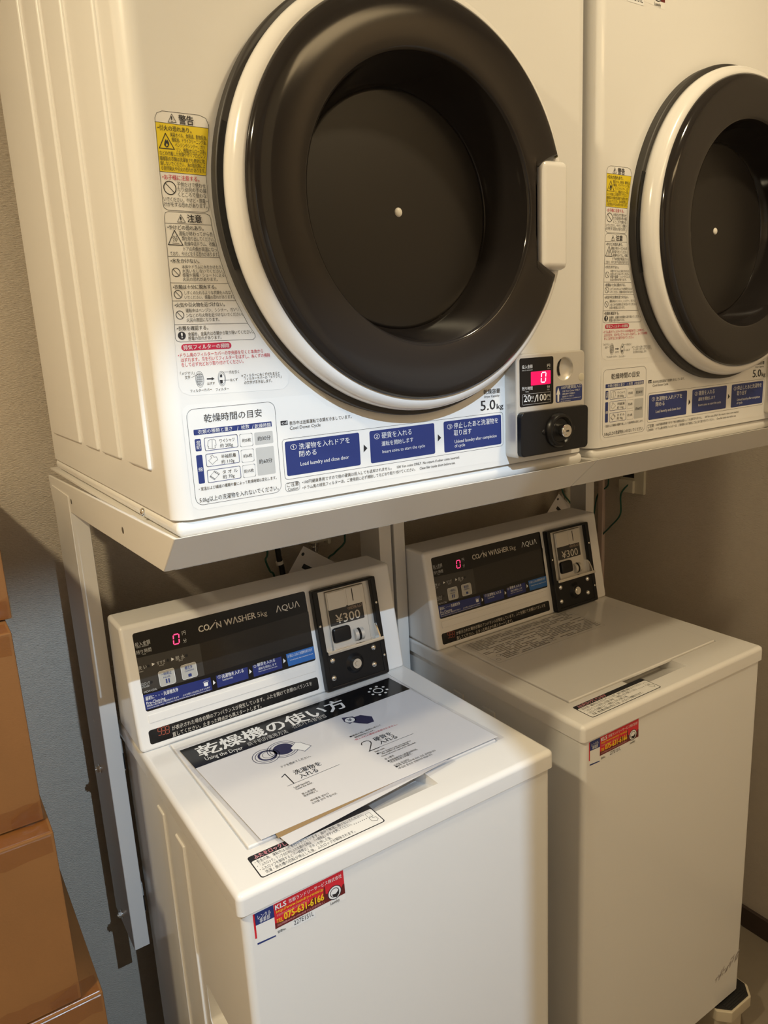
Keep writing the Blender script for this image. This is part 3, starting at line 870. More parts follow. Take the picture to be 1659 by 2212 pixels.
PRINT_POSTER = [
('p','panel',1,[0.07244,0.36005,0.47576,0.36429,0.48012,0.30172,0.07513,0.29396]),
('t','乾燥機の使い方',0.09265,0.33452,0.35998,0.33219,0.034,'W',2),
('t','Using the Dryer',0.0963,0.30974,0.15633,0.30497,0.011,'W',0),
('t','烘干机的使用方法',0.16613,0.30781,0.23576,0.30671,0.012,'G',0),
('t','건조기 사용방법',0.24761,0.31199,0.31062,0.31221,0.012,'G',0),
('c','W',2,0.002,0.43155,0.33296,0.0085),
('c','W',2,0,0.44674,0.33939,0.0026),
('c','W',2,0,0.43775,0.34825,0.0026),
('c','W',2,0,0.42512,0.34816,0.0026),
('c','W',2,0,0.41626,0.33917,0.0026),
('c','W',2,0,0.41635,0.32654,0.0026),
('c','W',2,0,0.42534,0.31767,0.0026),
('c','W',2,0,0.43797,0.31776,0.0026),
('c','W',2,0,0.44684,0.32676,0.0026),
('c','N3',2,0.001,0.17538,0.2582,0.021),
('c','N3',2,0.001,0.17538,0.2582,0.0165),
('c','N3',2,0.0035,0.17838,0.2592,0.0135),
('c','K',3,0.0006,0.18038,0.2597,0.0095),
('c','N3',2,0.001,0.20513,0.26045,0.0245),
('c','N3',2,0.001,0.20513,0.26045,0.0205),
('c','N3',2,0,0.20613,0.26045,0.0165),
('p','W',3,[0.21597,0.25479,0.22921,0.26545,0.23707,0.26135,0.23833,0.25606,0.24541,0.2411,0.23031,0.23309,0.22285,0.24518,0.21653,0.24811]),
('l','N3',4,0.0008,1,[0.21597,0.25479,0.22921,0.26545,0.23707,0.26135,0.23833,0.25606,0.24541,0.2411,0.23031,0.23309,0.22285,0.24518,0.21653,0.24811]),
('t','ドアを閉めてください。',0.181,0.21543,0.22999,0.2151,0.006,'K',0),
('l','K',2,0.0016,0,[0.17691,0.16639,0.17691,0.19539,0.16991,0.19089]),
('t','洗濯物を',0.18872,0.18914,0.23322,0.1878,0.0115,'K',1),
('t','入れる',0.19091,0.17536,0.22106,0.17532,0.0115,'K',1),
('l','K',2,0.0007,0,[0.16637,0.16507,0.25349,0.16725]),
('t','Load laundry',0.17208,0.15544,0.19693,0.15633,0.0046,'K',0),
('t','Close the door.',0.17225,0.15015,0.19947,0.15081,0.0046,'K',0),
('t','放入洗涤物',0.17378,0.13411,0.19479,0.13433,0.0046,'K',0),
('t','请关闭机门。',0.17345,0.12838,0.19564,0.12856,0.0046,'K',0),
('t','세탁물을 넣는다',0.1758,0.11282,0.20499,0.11288,0.0046,'K',0),
('t','도어를 닫아 주십시오.',0.17486,0.10614,0.21479,0.10627,0.0046,'K',0),
('p','N3',2,[0.34612,0.27723,0.35874,0.27663,0.37152,0.25995,0.3651,0.24318,0.35268,0.24392,0.34207,0.25427,0.33527,0.26403]),
('p','N3',2,[0.32843,0.2883,0.34645,0.28014,0.34532,0.26652,0.32992,0.26218,0.32552,0.27372]),
('c','W',3,0,0.33581,0.27293,0.0085),
('t','¥',0.33181,0.27293,0.33981,0.27293,0.009,'N3',1),
('t','■硬貨の投入枚数に応じて',0.30748,0.22571,0.3677,0.2264,0.0044,'K',0),
('t','運転時間が変わります。',0.3122,0.2191,0.34983,0.2186,0.0044,'K',0),
('t','•投入された硬貨は返却されません。',0.30827,0.21263,0.38939,0.21143,0.0044,'R',0),
('l','K',2,0.0015,0,[0.30995,0.19314,0.31095,0.19614,0.31345,0.19864,0.31745,0.19964,0.32195,0.19914,0.32495,0.19664,0.32595,0.19314,0.32495,0.18914,0.32245,0.18564,0.30995,0.17014,0.32695,0.17014]),
('t','硬貨を',0.33308,0.19346,0.36665,0.19406,0.0115,'K',1),
('t','入れる',0.33465,0.18109,0.36766,0.18062,0.0115,'K',1),
('l','K',2,0.0007,0,[0.30866,0.1709,0.39353,0.17087]),
('t','Insert coins',0.31497,0.16327,0.33227,0.1634,0.0044,'K',0),
('t','■Dryer duration will correspond to',0.31447,0.15633,0.37762,0.15581,0.0044,'K',0),
('t','the number of coins inserted.',0.32009,0.15189,0.37102,0.15167,0.0044,'K',0),
('t','•Inserted coins cannot be refunded.',0.3157,0.14603,0.38085,0.1466,0.0044,'K',0),
('t','投入硬币',0.31561,0.13588,0.33246,0.13641,0.0044,'K',0),
('t','■请根据硬币投入数量运转时间。',0.31598,0.12853,0.37116,0.1294,0.0044,'K',0),
('t','•无法退还投入的硬币。',0.3168,0.12388,0.35777,0.1242,0.0044,'K',0),
('t','동전을 투입한다',0.31661,0.11315,0.34469,0.11348,0.0044,'K',0),
('t','■동전 투입 개수에 따라 건조 운전됩니다',0.31708,0.10886,0.39084,0.10906,0.0044,'K',0),
('t','•투입된 동전은 반환되지 않습니다.',0.31715,0.1025,0.38091,0.10333,0.0044,'K',0),
]


# ------------------------------------------------------------------ dryer
CX, CZ = 0.300, 1.6976 - 1.374
DW, DD, DH = 0.5965, 0.655, 0.676

def make_dryer(label):
    t = thing('tumble_dryer', label, 'dryer', (0, 0, 1.374), 0.0)
    bm = add_box(B(), 0.0, DW, 0.0, DD, 0.0145, DH, 0.020, 6, edges=lambda a, b: abs(a.z - b.z) > 0.1)
    bm.edges.ensure_lookup_table()
    hor = [e for e in bm.edges if e.verts[0].co.z > DH - 1e-4 and e.verts[1].co.z > DH - 1e-4 and len(e.link_faces) == 2 and any(abs(f.normal.z) < 0.5 for f in e.link_faces)]
    bmesh.ops.bevel(bm, geom=hor, offset=0.012, segments=4, profile=0.5, affect='EDGES')
    hole = B()
    add_cyl(hole, (CX, -0.05, CZ), (CX, 0.06, CZ), 0.205, seg=96)
    bm = cut_bm(bm, [hole])
    # pressed ribs on both side panels
    for y0, y1 in ((0.400, 0.600), (0.292, 0.362), (0.182, 0.268), (0.062, 0.142)):
        for s in (0, 1):
            rb = B()
            xx = (-0.0035, 0.004) if s == 0 else (DW - 0.004, DW + 0.0035)
            add_box(rb, xx[0], xx[1], y0, y1, 0.060, 0.66, 0.0033, 3)
            me = bpy.data.meshes.new('tmp')
            rb.to_mesh(me)
            rb.free()
            bm.from_mesh(me)
            bpy.data.meshes.remove(me)
    link_mesh('body', bm, WHITE, t)
    link_mesh('plinth', add_box(B(), 0.002, DW - 0.002, 0.002, DD - 0.004, -0.004, 0.0130, 0.0075, 4, edges=lambda a, b: True), WHITE, t)
    link_mesh('side_screw', add_dome(B(), (0.002, 0.125, 0.0045), (-1, 0, 0), 0.0052, 0.0035), CHROME, t)
    # round door: white ring carries gasket, glass, disc, cap, hinge and handle
    n = 160
    bm = add_lathe_y(B(), [(0.205, 0.0), (0.2208, -0.011), (0.2222, -0.016), (0.2225, -0.021), (0.2212, -0.027), (0.2178, -0.0325), (0.2125, -0.0355), (0.206, -0.0355), (0.200, -0.030), (0.200, 0.058), (0.150, 0.058), (0.0, 0.058)], CX, CZ, n)
    door = link_mesh('door', bm, WHITE_P, t, 60)
    bm = add_lathe_y(B(), [(0.2285, 0.0005), (0.2285, -0.0095), (0.2275, -0.0112), (0.2255, -0.0118), (0.2100, -0.0118)], CX, CZ, n)
    link_mesh('door_gasket', bm, RUBBER, door, 60)
    hz, hx = 0.0672, 0.4570 - CX
    def clampf(r, a):
        if math.cos(a) > 0 and abs(r * math.sin(a) + 0.0055) < hz and r * math.cos(a) > hx:
            return max(hx / math.cos(a), 1e-4)
        return r
    prof = [(0.2092, -0.005), (0.2092, -0.034), (0.2084, -0.0390), (0.2055, -0.0420), (0.2015, -0.0450), (0.1960, -0.0462), (0.186, -0.0462), (0.172, -0.0456), (0.160, -0.0448), (0.1510, -0.0438), (0.1480, -0.0425), (0.1464, -0.0395), (0.1445, -0.0300), (0.1405, -0.0130), (0.1360, 0.0040), (0.1315, 0.0155), (0.1290, 0.0185)]
    link_mesh('door_glass', add_lathe_y(B(), prof, CX, CZ, 288, clampf), GLASS, door, 50)
    link_mesh('door_disc', add_lathe_y(B(), [(0.1295, 0.0185), (0.1280, 0.0165), (0.1255, 0.0160), (0.0600, 0.0160), (0.0, 0.0160)], CX, CZ, 96), DISC, door, 50)
    link_mesh('centre_cap', add_dome(B(), (CX, 0.0162, CZ), (0, -1, 0), 0.0052, 0.0025), DOTM, door)
    link_mesh('door_hinge', add_lathe_y(B(), [(0.2150, -0.0130), (0.2272, -0.0130), (0.2272, -0.0030)], CX, CZ, 24, a0=math.pi - 0.30, a1=math.pi + 0.30), BLACK, door)
    bm = add_box(B(), 0.4640, 0.5105, -0.0475, 0.002, 1.6300 - 1.374, 1.7550 - 1.374, 0.0085, 5, edges=lambda a, b: a.y < 0 and b.y < 0 or abs(a.y - b.y) > 0.01)
    link_mesh('door_handle', bm, WHITE_P, door)
    P = lambda u, v, n_: (u, -n_, v)
    Print(P).items(PRINT_WARNING).build('warning_label', t)
    Print(P).items(PRINT_GUIDE).build('guide_label', t)
    # coin unit
    bm = add_box(B(), 0.4440, 0.5695, -0.0215, 0.003, 0.0240, 0.1565, 0.0065, 5, edges=lambda a, b: abs(a.y - b.y) > 0.01)
    bm2 = [e for e in bm.edges if e.verts[0].co.y < -0.021 and e.verts[1].co.y < -0.021 and any(f.normal.y > -0.5 for f in e.link_faces)]
    bmesh.ops.bevel(bm, geom=bm2, offset=0.0022, segments=3, profile=0.5, affect='EDGES')
    cu = link_mesh('coin_unit', bm, SILVER, t)
    cut(cu, [add_lathe_y(B(), [(0.0, -0.030), (0.0158, -0.030), (0.0158, -0.0215), (0.0145, -0.0190), (0.0110, -0.0168), (0.0060, -0.0158), (0.0, -0.0155)], 0.5308, 0.1335, 48)])
    Pc = lambda u, v, n_: (u, -0.0215 - n_, v)
    Print(Pc).items(PRINT_DISPLAY).build('display_panel', cu)
    Print(Pc).items(PRINT_SLOT).build('slot_label', cu)
    bm = B()
    pts = [(0.5268, 0.1462), (0.5240, 0.1415), (0.5228, 0.1360), (0.5233, 0.1305), (0.5253, 0.1252)]
    for i in range(4):
        (a, b), (c, d) = pts[i], pts[i + 1]
        add_prism(bm, [(a - 0.0009, b), (a + 0.0009, b), (c + 0.0009, d), (c - 0.0009, d)], -0.0185, -0.0150, 'y')
    link_mesh('coin_slot', bm, BLACK_M, cu)
    link_mesh('round_cap', add_dome(B(), (0.5628, 0 - 0.0214, 0.1207), (0, -1, 0), 0.0056, 0.0008), IVORY, cu)
    bm = add_box(B(), 0.4450, 0.5690, -0.0290, -0.0210, 0.0262, 0.0838, 0.006, 4, edges=lambda a, b: abs(a.y - b.y) > 0.004)
    e2 = [e for e in bm.edges if e.verts[0].co.y < -0.0285 and e.verts[1].co.y < -0.0285 and any(f.normal.y > -0.5 for f in e.link_faces)]
    bmesh.ops.bevel(bm, geom=e2, offset=0.0018, segments=3, profile=0.5, affect='EDGES')
    link_mesh('cash_box_door', bm, BLACK, cu)
    bm = add_lathe_y(B(), [(0.0235, -0.0288), (0.0228, -0.0325), (0.0205, -0.0350), (0.0180, -0.0355), (0.0160, -0.0340), (0.0150, -0.0320), (0.0095, -0.0315), (0.0, -0.0315)], 0.5118, 0.0552, 56)
    for dx in (-0.027, 0.027):
        add_dome(bm, (0.5118 + dx, -0.0289, 0.0552), (0, -1, 0), 0.0035, 0.0015)
    link_mesh('lock_ring', bm, BLACK, cu)
    bm = add_lathe_y(B(), [(0.0088, -0.0312), (0.0088, -0.0430), (0.0080, -0.0442), (0.0052, -0.0442), (0.0049, -0.0450), (0.0, -0.0450)], 0.5118, 0.0552, 40)
    link_mesh('lock', bm, CHROME, cu)
    link_mesh('keyhole', add_box(B(), 0.5095, 0.5142, -0.0454, -0.0440, 0.0542, 0.0562), BLACK_M, cu)
    return t

def copy_tree(o, parent=None):
    c = o.copy()
    COL.objects.link(c)
    c.parent = parent
    for ch in list(o.children):
        copy_tree(ch, c)
    return c

dryer = make_dryer('large white tumble dryer on the left, front face whole in view')
dryer['group'] = 'stacked coin tumble dryers'
dryer2 = copy_tree(dryer)
dryer2.location = (0.61, 0.0013, 1.374)
dryer2.rotation_euler = (0, 0, 0.0057)
dryer2['label'] = 'white tumble dryer on the right, its round door cut by the photo edge'

# ------------------------------------------------------------------ dryer stands
def make_stand(label):
    t = thing('dryer_stand', label, 'stand', (0, 0, 0), 0)
    bm = add_box(B(), -0.003, 0.599, -0.001, 0.680, 1.3655, 1.3685)
    # sloping front lip
    add_prism(bm, [(-0.0185, 1.3765), (-0.0150, 1.3765), (0.0355, 1.3335), (0.0330, 1.3305)], -0.0085, 0.6015, 'x', 0.0012, 2)
    add_prism(bm, [(0.0330, 1.3305), (0.0355, 1.3335), (0.0480, 1.3335), (0.0480, 1.3308)], 0.004, 0.588, 'x')
    # side flanges, falling slightly to the back
    for x0 in (-0.0090, 0.5975):
        add_prism(bm, [(-0.0180, 1.3768), (0.6790, 1.3565), (0.6690, 1.3105), (0.0330, 1.3310)], x0, x0 + 0.0045, 'x', 0.0015, 2)
    link_mesh('shelf', bm, STEEL, t)
    for y, z in ((0.496, 1.3363), (0.186, 1.3477)):
        link_mesh('mounting_hole', add_cyl(B(), (-0.0093, y, z), (-0.0086, y, z), 0.0042), mat('steel_hole', (0.10, 0.085, 0.07), 0.5), t)
    for s in (-1, 1):
        bm = B()
        if s < 0:
            xo, xi = -0.0105, 0.0165
            add_box(bm, xo, xi, 0.5140, 0.5165, 0.490, 1.342, 0.0008, 1)
            add_box(bm, xo, xo + 0.0025, 0.5165, 0.6500, 0.490, 1.342)
        else:
            xo, xi = 0.5955, 0.5665
            add_box(bm, xi, xo, 0.5140, 0.5165, 0.490, 1.342, 0.0008, 1)
            add_box(bm, xo - 0.0025, xo, 0.5165, 0.5900, 0.490, 1.342)
        p = link_mesh('post', bm, STEEL, t)
        if s < 0:
            for y, z in ((0.581, 0.9252), (0.62, 0.5962)):
                link_mesh('post_hole', add_cyl(B(), (-0.0109, y, z), (-0.0104, y, z), 0.0030, seg=14), DOTM, p)
            for z in (0.853, 0.560):
                b = B()
                add_box(b, -0.006, 0.0225, 0.535, 0.600, z - 0.018, z + 0.045, 0.002, 1)
                add_box(b, 0.004, 0.0220, 0.532, 0.5352, z - 0.012, z + 0.018, mi=1)
                link_mesh('bracket', b, [STEEL, BLACK_M], p)
    return t

stand = make_stand('white steel stand carrying the left dryer, posts beside the left washer')
stand['group'] = 'steel dryer stands'
stand2 = copy_tree(stand)
stand2.location = (0.6136, 0.001, 0)
p = next(o for o in stand.children if o.name.startswith('post') and any(v.co.x < 0 for v in o.data.vertices))
for z in (0.8265, 0.5166):
    b = B()
    add_cyl(b, (-0.0105, 0.590, z), (-0.0125, 0.590, z), 0.0085, seg=20)
    add_cyl(b, (-0.0120, 0.590, z), (-0.0175, 0.590, z), 0.0062, seg=6)
    add_cyl(b, (-0.0170, 0.590, z), (-0.0195, 0.590, z), 0.0032, seg=12)
    link_mesh('bolt', b, CHROME, p)
stand2['label'] = 'white steel stand carrying the right dryer, posts beside the right washer'

# ------------------------------------------------------------------ washers
NY, NZ = -0.98181, 0.18988
def cn(u, z, n):
    return (u, 0.3972 + 0.1934 * (z - 0.9443) + n * NY, z + n * NZ)
def cn_box(u0, u1, z0, z1, n0, n1, r=0.0, seg=3, bm=None):
    b = add_box(B(), u0, u1, n0, n1, z0, z1, r, seg)
    xf(b, lambda x, y, z: cn(x, z, y))
    bmesh.ops.reverse_faces(b, faces=b.faces)
    bmesh.ops.recalc_face_normals(b, faces=b.faces)
    if bm is None:
        return b
    me = bpy.data.meshes.new('tmp')
    b.to_mesh(me)
    b.free()
    bm.from_mesh(me)
    bpy.data.meshes.remove(me)
    return bm
def cvec(x, y, z):
    return Vector(cn(0, 0, 1)) - Vector(cn(0, 0, 0))

def make_washer(label):
    t = thing('washing_machine', label, 'washing machine', (0, 0, 0), 0)
    bm = add_box(B(), 0.0265, 0.5355, 0.0085, 0.545, 0.115, 0.9046, 0.010, 4, edges=lambda a, b: abs(a.z - b.z) > 0.1)
    bm = cut_bm(bm, [add_box(B(), 0.010, 0.055, 0.098, 0.200, 0.585, 0.655, 0.006, 3), add_box(B(), 0.507, 0.552, 0.098, 0.200, 0.585, 0.655, 0.006, 3)])
    for y0, y1 in ((0.225, 0.262), (0.318, 0.350)):
        for s in (0, 1):
            rb = add_box(B(), 0.0238 if s == 0 else 0.530, 0.032 if s == 0 else 0.5382, y0, y1, 0.20, 0.868, 0.0025, 3)
            me = bpy.data.meshes.new('tmp')
            rb.to_mesh(me)
            rb.free()
            bm.from_mesh(me)
            bpy.data.meshes.remove(me)
    body = link_mesh('body', bm, WHITE, t)
    bm = add_box(B(), 0.0215, 0.5405, 0.0055, 0.550, 0.9046, 0.9335, 0.0085, 5, edges=lambda a, b: not (a.z < 0.91 and b.z < 0.91))
    top = link_mesh('top_cover', bm, WHITE_P, t)
    pk = B()
    add_prism(pk, [(0.0440, 0.9340), (0.0480, 0.9270), (0.1000, 0.9080), (0.1300, 0.9080), (0.1300, 0.9500), (0.0440, 0.9500)], 0.2020, 0.3460, 'x')
    cut(top, [add_box(B(), 0.0655, 0.4905, 0.0765, 0.3970, 0.9295, 0.95, 0.003, 2), pk])
    lid = link_mesh('lid', add_box(B(), 0.0680, 0.4880, 0.0790, 0.3945, 0.9290, 0.9362, 0.0022, 3), WHITE_P, t)
    # control console
    bm = add_prism(B(), [(0.3951, 0.9336), (0.4344, 1.1365), (0.5130, 1.1365), (0.5250, 0.9336)], 0.0215, 0.5345, 'x', 0.0065, 4)
    cn_box(0.0420, 0.3450, 0.9775, 0.9910, -0.002, 0.0016, 0.0014, 2, bm)
    con = link_mesh('console', bm, WHITE_P, t)
    Print(cn).items(PRINT_PANEL).build('control_panel', con)
    Print(cn).items(PRINT_ERROR).build('error_label', con)
    # coin mechanism
    bm = B()
    cn_box(0.3560, 0.3672, 0.9385, 1.1210, -0.004, 0.0140, 0.0022, 2, bm)
    cn_box(0.4800, 0.4905, 0.9385, 1.1210, -0.004, 0.0140, 0.0022, 2, bm)
    cn_box(0.3600, 0.4870, 1.1160, 1.1215, -0.004, 0.0145, 0.0022, 2, bm)
    cn_box(0.3600, 0.4870, 0.9385, 1.0070, -0.004, 0.0125, 0.0022, 2, bm)
    cn_box(0.3570, 0.4895, 0.9370, 0.9440, -0.004, 0.0140, 0.0020, 2, bm)
    cu = link_mesh('coin_unit', bm, BLACK, t)
    bm = cn_box(0.3668, 0.4805, 1.0050, 1.1165, -0.003, 0.0035)
    cn_box(0.3840, 0.4660, 1.0060, 1.1125, 0.003, 0.0085, 0.0022, 3, bm)
    cn_box(0.3860, 0.4230, 1.0785, 1.1100, 0.008, 0.0096, 0.0014, 2, bm)
    cn_box(0.4265, 0.4575, 1.0785, 1.1100, 0.008, 0.0092, 0.0014, 2, bm)
    link_mesh('coin_plate', bm, SILVER, cu)
    link_mesh('coin_slot', cn_box(0.4382, 0.4398, 1.0855, 1.1085, 0.0090, 0.0096), BLACK_M, cu)
    Print(lambda u, v, n: cn(u, v, 0.0088 + n)).items(PRINT_PRICE).build('price_label', cu)
    link_mesh('return_cup', cn_box(0.3845, 0.4225, 1.0180, 1.0455, 0.004, 0.0165, 0.0055, 2), BLACK, cu)
    bm = B()
    c0, c1 = cn(0.4300, 1.0225, 0.0045), cn(0.4490, 1.0225, 0.0045)
    add_cyl(bm, c0, c1, 0.0125, seg=36)
    link_mesh('return_lever', bm, SILVER, cu)
    link_mesh('lever_groove', add_cyl(B(), cn(0.4370, 1.0225, 0.0045), cn(0.4420, 1.0225, 0.0045), 0.0128, seg=36), BLACK, cu)
    bm = cn_box(0.3660, 0.4870, 1.0020, 1.0085, 0.0, 0.0195, 0.0012, 2)
    b2 = B()
    add_prism(b2, [(0.0, 1.0060), (0.0192, 1.0060), (0.0192, 1.0120), (0.0100, 1.0340), (0.0, 1.0340)], 0.4770, 0.4800, 'x')
    xf(b2, lambda x, y, z: cn(x, z, y))
    me = bpy.data.meshes.new('tmp')
    b2.to_mesh(me)
    b2.free()
    bm.from_mesh(me)
    bpy.data.meshes.remove(me)
    bmesh.ops.recalc_face_normals(bm, faces=bm.faces)
    link_mesh('coin_ledge', bm, CHROME, cu)
    N = Vector((0, NY, NZ))
    for u, z in ((0.3752, 0.9905), (0.4640, 0.9915), (0.3725, 0.9590), (0.4602, 0.9605)):
        link_mesh('screw', add_dome(B(), cn(u, z, 0.0124), N, 0.0058, 0.0042), CHROME, cu)
    bm = B()
    add_cyl(bm, cn(0.4203, 0.9740, 0.0120), cn(0.4203, 0.9740, 0.0170), 0.0195, 0.0135, 40)
    link_mesh('lock_ring', bm, BLACK, cu)
    bm = B()
    add_cyl(bm, cn(0.4203, 0.9740, 0.0160), cn(0.4203, 0.9740, 0.0215), 0.0098, 0.0090, 36)
    add_cyl(bm, cn(0.4203, 0.9740, 0.0210), cn(0.4203, 0.9740, 0.0228), 0.0048, 0.0044, 24)
    link_mesh('lock', bm, CHROME, cu)
    for u, z, n in ((0.3615, 1.0560, 0.0139), (0.4850, 1.0720, 0.0139), (0.4850, 0.9720, 0.0139)):
        link_mesh('rivet', add_dome(B(), cn(u, z, n), N, 0.0024, 0.0010, 14), CHROME, cu)
    # notice on the top cover and rental sticker on the front
    pr = Print(lambda u, v, n: (u, v, 0.9335 + n))
    pr.rrect('K', 0.0590, 0.0185, 0.2385, 0.0640, 0.004, 0, 0)
    pr.rrect('film', 0.0605, 0.0200, 0.2370, 0.0535, 0.003, 0, 1)
    pr.text('ふたをロックしています', 0.0665, 0.0588, 0.1380, 0.0588, 0.0078, 'W', 3, 2)
    pr.text('ふたをロックしています', 0.0665, 0.0588, 0.1380, 0.0588, 0.0076, 'R', 1, 3)
    for s, a, b, v in (('・安全の為、運転中はふたをロックしています。途中で無理に開けないでください。', 0.0635, 0.2215, 0.0488), ('・「ふたロック」ランプ点灯中にふたを開ける時は　「一時停止」ボタンを押してください。', 0.0635, 0.1985, 0.0410), ('・ふたロックを解除すると「一時停止」ボタンを押した後、', 0.0635, 0.1640, 0.0333), ('洗濯・脱水槽の回転が停止した後、ふたロックが解除されます。', 0.0675, 0.1945, 0.0258)):
        pr.text(s, a, v, b, v, 0.0060, 'K', 0, 3)
    for k in range(7):
        u = 0.2010 + 0.0032 * k
        pr.poly('K', [(u, 0.0375), (u, 0.0395), (u + 0.0016, 0.0385)], 3)
    pr.rrect('K', 0.2240, 0.0375, 0.2310, 0.0475, 0.0008, 0.0004, 3)
    pr.line('K', [(0.2240, 0.0300), (0.2240, 0.0360), (0.2275, 0.0400), (0.2290, 0.0390), (0.2285, 0.0350), (0.2330, 0.0340), (0.2335, 0.0290), (0.2300, 0.0260)], 0.0005, True, 3)
    pr.build('lock_notice', top)
    Print(lambda u, v, n: (u, 0.0085 - n, v)).items(PRINT_RENTAL).build('rental_sticker', t)
    for x, y in ((0.07, 0.05), (0.49, 0.05), (0.07, 0.50), (0.49, 0.50)):
        link_mesh('foot', add_cyl(B(), (x, y, 0.1088), (x, y, 0.1155), 0.022, seg=20), BLACK_M, t)
    return t

washer = make_washer('white top-loading washer on the left with laminated sheets lying on its lid')
washer['group'] = 'coin washing machines'
washer2 = copy_tree(washer)
a = -0.005
washer2.rotation_euler = (0, 0, a)
washer2.location = (0.6089 - math.sin(-a) * 0.0084, 0.0238 + 0.0084 - math.cos(a) * 0.0084, -0.006)
washer2['label'] = 'white top-loading washer on the right with a bare lid'
# printed user guide on the back half of the lid
pr = Print(lambda u, v, n: (u, v, 0.9362 + n))
rnd = random.Random(4)
pr.rrect('grey2', 0.0800, 0.2720, 0.3850, 0.3860, 0.002, 0.0005, 1)
for i in range(17):
    v = 0.3790 - i * 0.0062
    u = 0.084 + (0.022 if i > 10 else 0.0)
    while u < 0.375:
        w = rnd.uniform(0.012, 0.05)
        if rnd.random() < 0.86:
            pr.rrect('grey2', u, v, min(u + w, 0.380), v + 0.0030, 0.0002, 0, 1)
        u += w + rnd.uniform(0.003, 0.012)
for k in range(5):
    u = 0.090 + k * 0.012
    pr.ring('grey2', u, 0.2850 + 0.014 * (k % 2), 0.0045, 0.0045, 0.0008, 2, 18)
    pr.line('grey2', [(u + 0.10, 0.283), (u + 0.105, 0.292), (u + 0.110, 0.283)], 0.0008, True, 2)
pr.build('user_guide', next(o for o in washer2.children if o.name.startswith('lid')))
bm = B()
rnd = random.Random(9)
for k in range(26):
    f_ = k / 25
    u, v = 0.448 + 0.082 * f_ + rnd.uniform(-0.004, 0.004), 0.186 + 0.022 * f_ + rnd.uniform(-0.006, 0.010)
    w, h = rnd.uniform(0.003, 0.008), rnd.uniform(0.002, 0.007)
    vs = [bm.verts.new((u + dx * w, 0.0083, v + dz * h)) for dx, dz in ((-0.5, -1), (0.1, -0.7), (0.6, 0.2), (0.9, 1.1), (0.2, 0.8), (-0.4, 0.1))]
    bm.faces.new(vs)
sc = link_mesh('scuff_mark', bm, SCUFF, washer2)
pr = Print(lambda u, v, n: (u, -n, v))
sh = []
for it in PRINT_RENTAL:
    sh.append(it)
pr.f = lambda u, v, n: (u - 0.0290, -n, v - 0.8575 + 0.6000)
pr.items(sh).build('rental_sticker', dryer2)

def make_riser(x, y, label, up=0.0):
    t = thing('riser_block', label, 'riser block', (x, y, 0))
    c = 0.022
    oct_ = lambda a, b, c_: [(-a, -b + c_), (-a + c_, -b), (a - c_, -b), (a, -b + c_), (a, b - c_), (a - c_, b), (-a + c_, b), (-a, b - c_)]
    bm = add_prism(B(), oct_(0.058, 0.064, c), 0.072 + up, 0.100 + up, 'z', 0.003, 2)
    add_prism(bm, oct_(0.045, 0.052, c), 0.0, 0.074 + up, 'z', 0.002, 1)
    body = link_mesh('body', bm, mat('beige_plastic', (0.55, 0.48, 0.36), 0.45), t)
    bm = add_prism(B(), oct_(0.0535, 0.0595, c), 0.098 + up, 0.1015 + up, 'z')
    for k in range(22):
        add_box(bm, -0.036, 0.036, -0.055 + k * 0.005, -0.0525 + k * 0.005, 0.1010 + up, 0.1025 + up)
    link_mesh('rubber_pad', bm, BLACK_M, t)
    return t
make_riser(1.118, 0.068, 'beige riser block with black ribbed pad under the right front corner of the right washer')
for k, (x, y, lab) in enumerate(((0.68, 0.068, 'left front corner of the right washer'), (1.10, 0.50, 'right rear corner of the right washer'), (0.68, 0.50, 'left rear corner of the right washer'), (0.09, 0.055, 'left front corner of the left washer'), (0.48, 0.055, 'right front corner of the left washer'), (0.09, 0.49, 'left rear corner of the left washer'), (0.48, 0.49, 'right rear corner of the left washer'))):
    make_riser(x, y, 'beige riser block under the ' + lab, 0.006 if 'left washer' in lab else 0.0)

# ------------------------------------------------------------------ laminated sheets on the left washer
def quad_sheet(bm, q, z0, th, nx=12, ny=8, warp=0.0):
    """thin slab over a quad q = (TL, TR, BR, BL)"""
    def pt(s, t_, z):
        tl, tr, br, bl = [Vector(p) for p in q]
        p = (tl * (1 - s) + tr * s) * (1 - t_) + (bl * (1 - s) + br * s) * t_
        return (p.x, p.y, z + warp * (s * (1 - s) * 4) * t_ * t_)
    gt = [[bm.verts.new(pt(i / nx, j / ny, z0 + th)) for i in range(nx + 1)] for j in range(ny + 1)]
    gb = [[bm.verts.new(pt(i / nx, j / ny, z0)) for i in range(nx + 1)] for j in range(ny + 1)]
    for j in range(ny):
        for i in range(nx):
            bm.faces.new([gt[j][i], gt[j + 1][i], gt[j + 1][i + 1], gt[j][i + 1]])
            bm.faces.new([gb[j][i], gb[j][i + 1], gb[j + 1][i + 1], gb[j + 1][i]])
    for i in range(nx):
        bm.faces.new([gt[0][i], gt[0][i + 1], gb[0][i + 1], gb[0][i]])
        bm.faces.new([gt[ny][i], gb[ny][i], gb[ny][i + 1], gt[ny][i + 1]])
    for j in range(ny):
        bm.faces.new([gt[j][0], gb[j][0], gb[j + 1][0], gt[j + 1][0]])
        bm.faces.new([gt[j][nx], gt[j + 1][nx], gb[j + 1][nx], gb[j][nx]])
    return bm

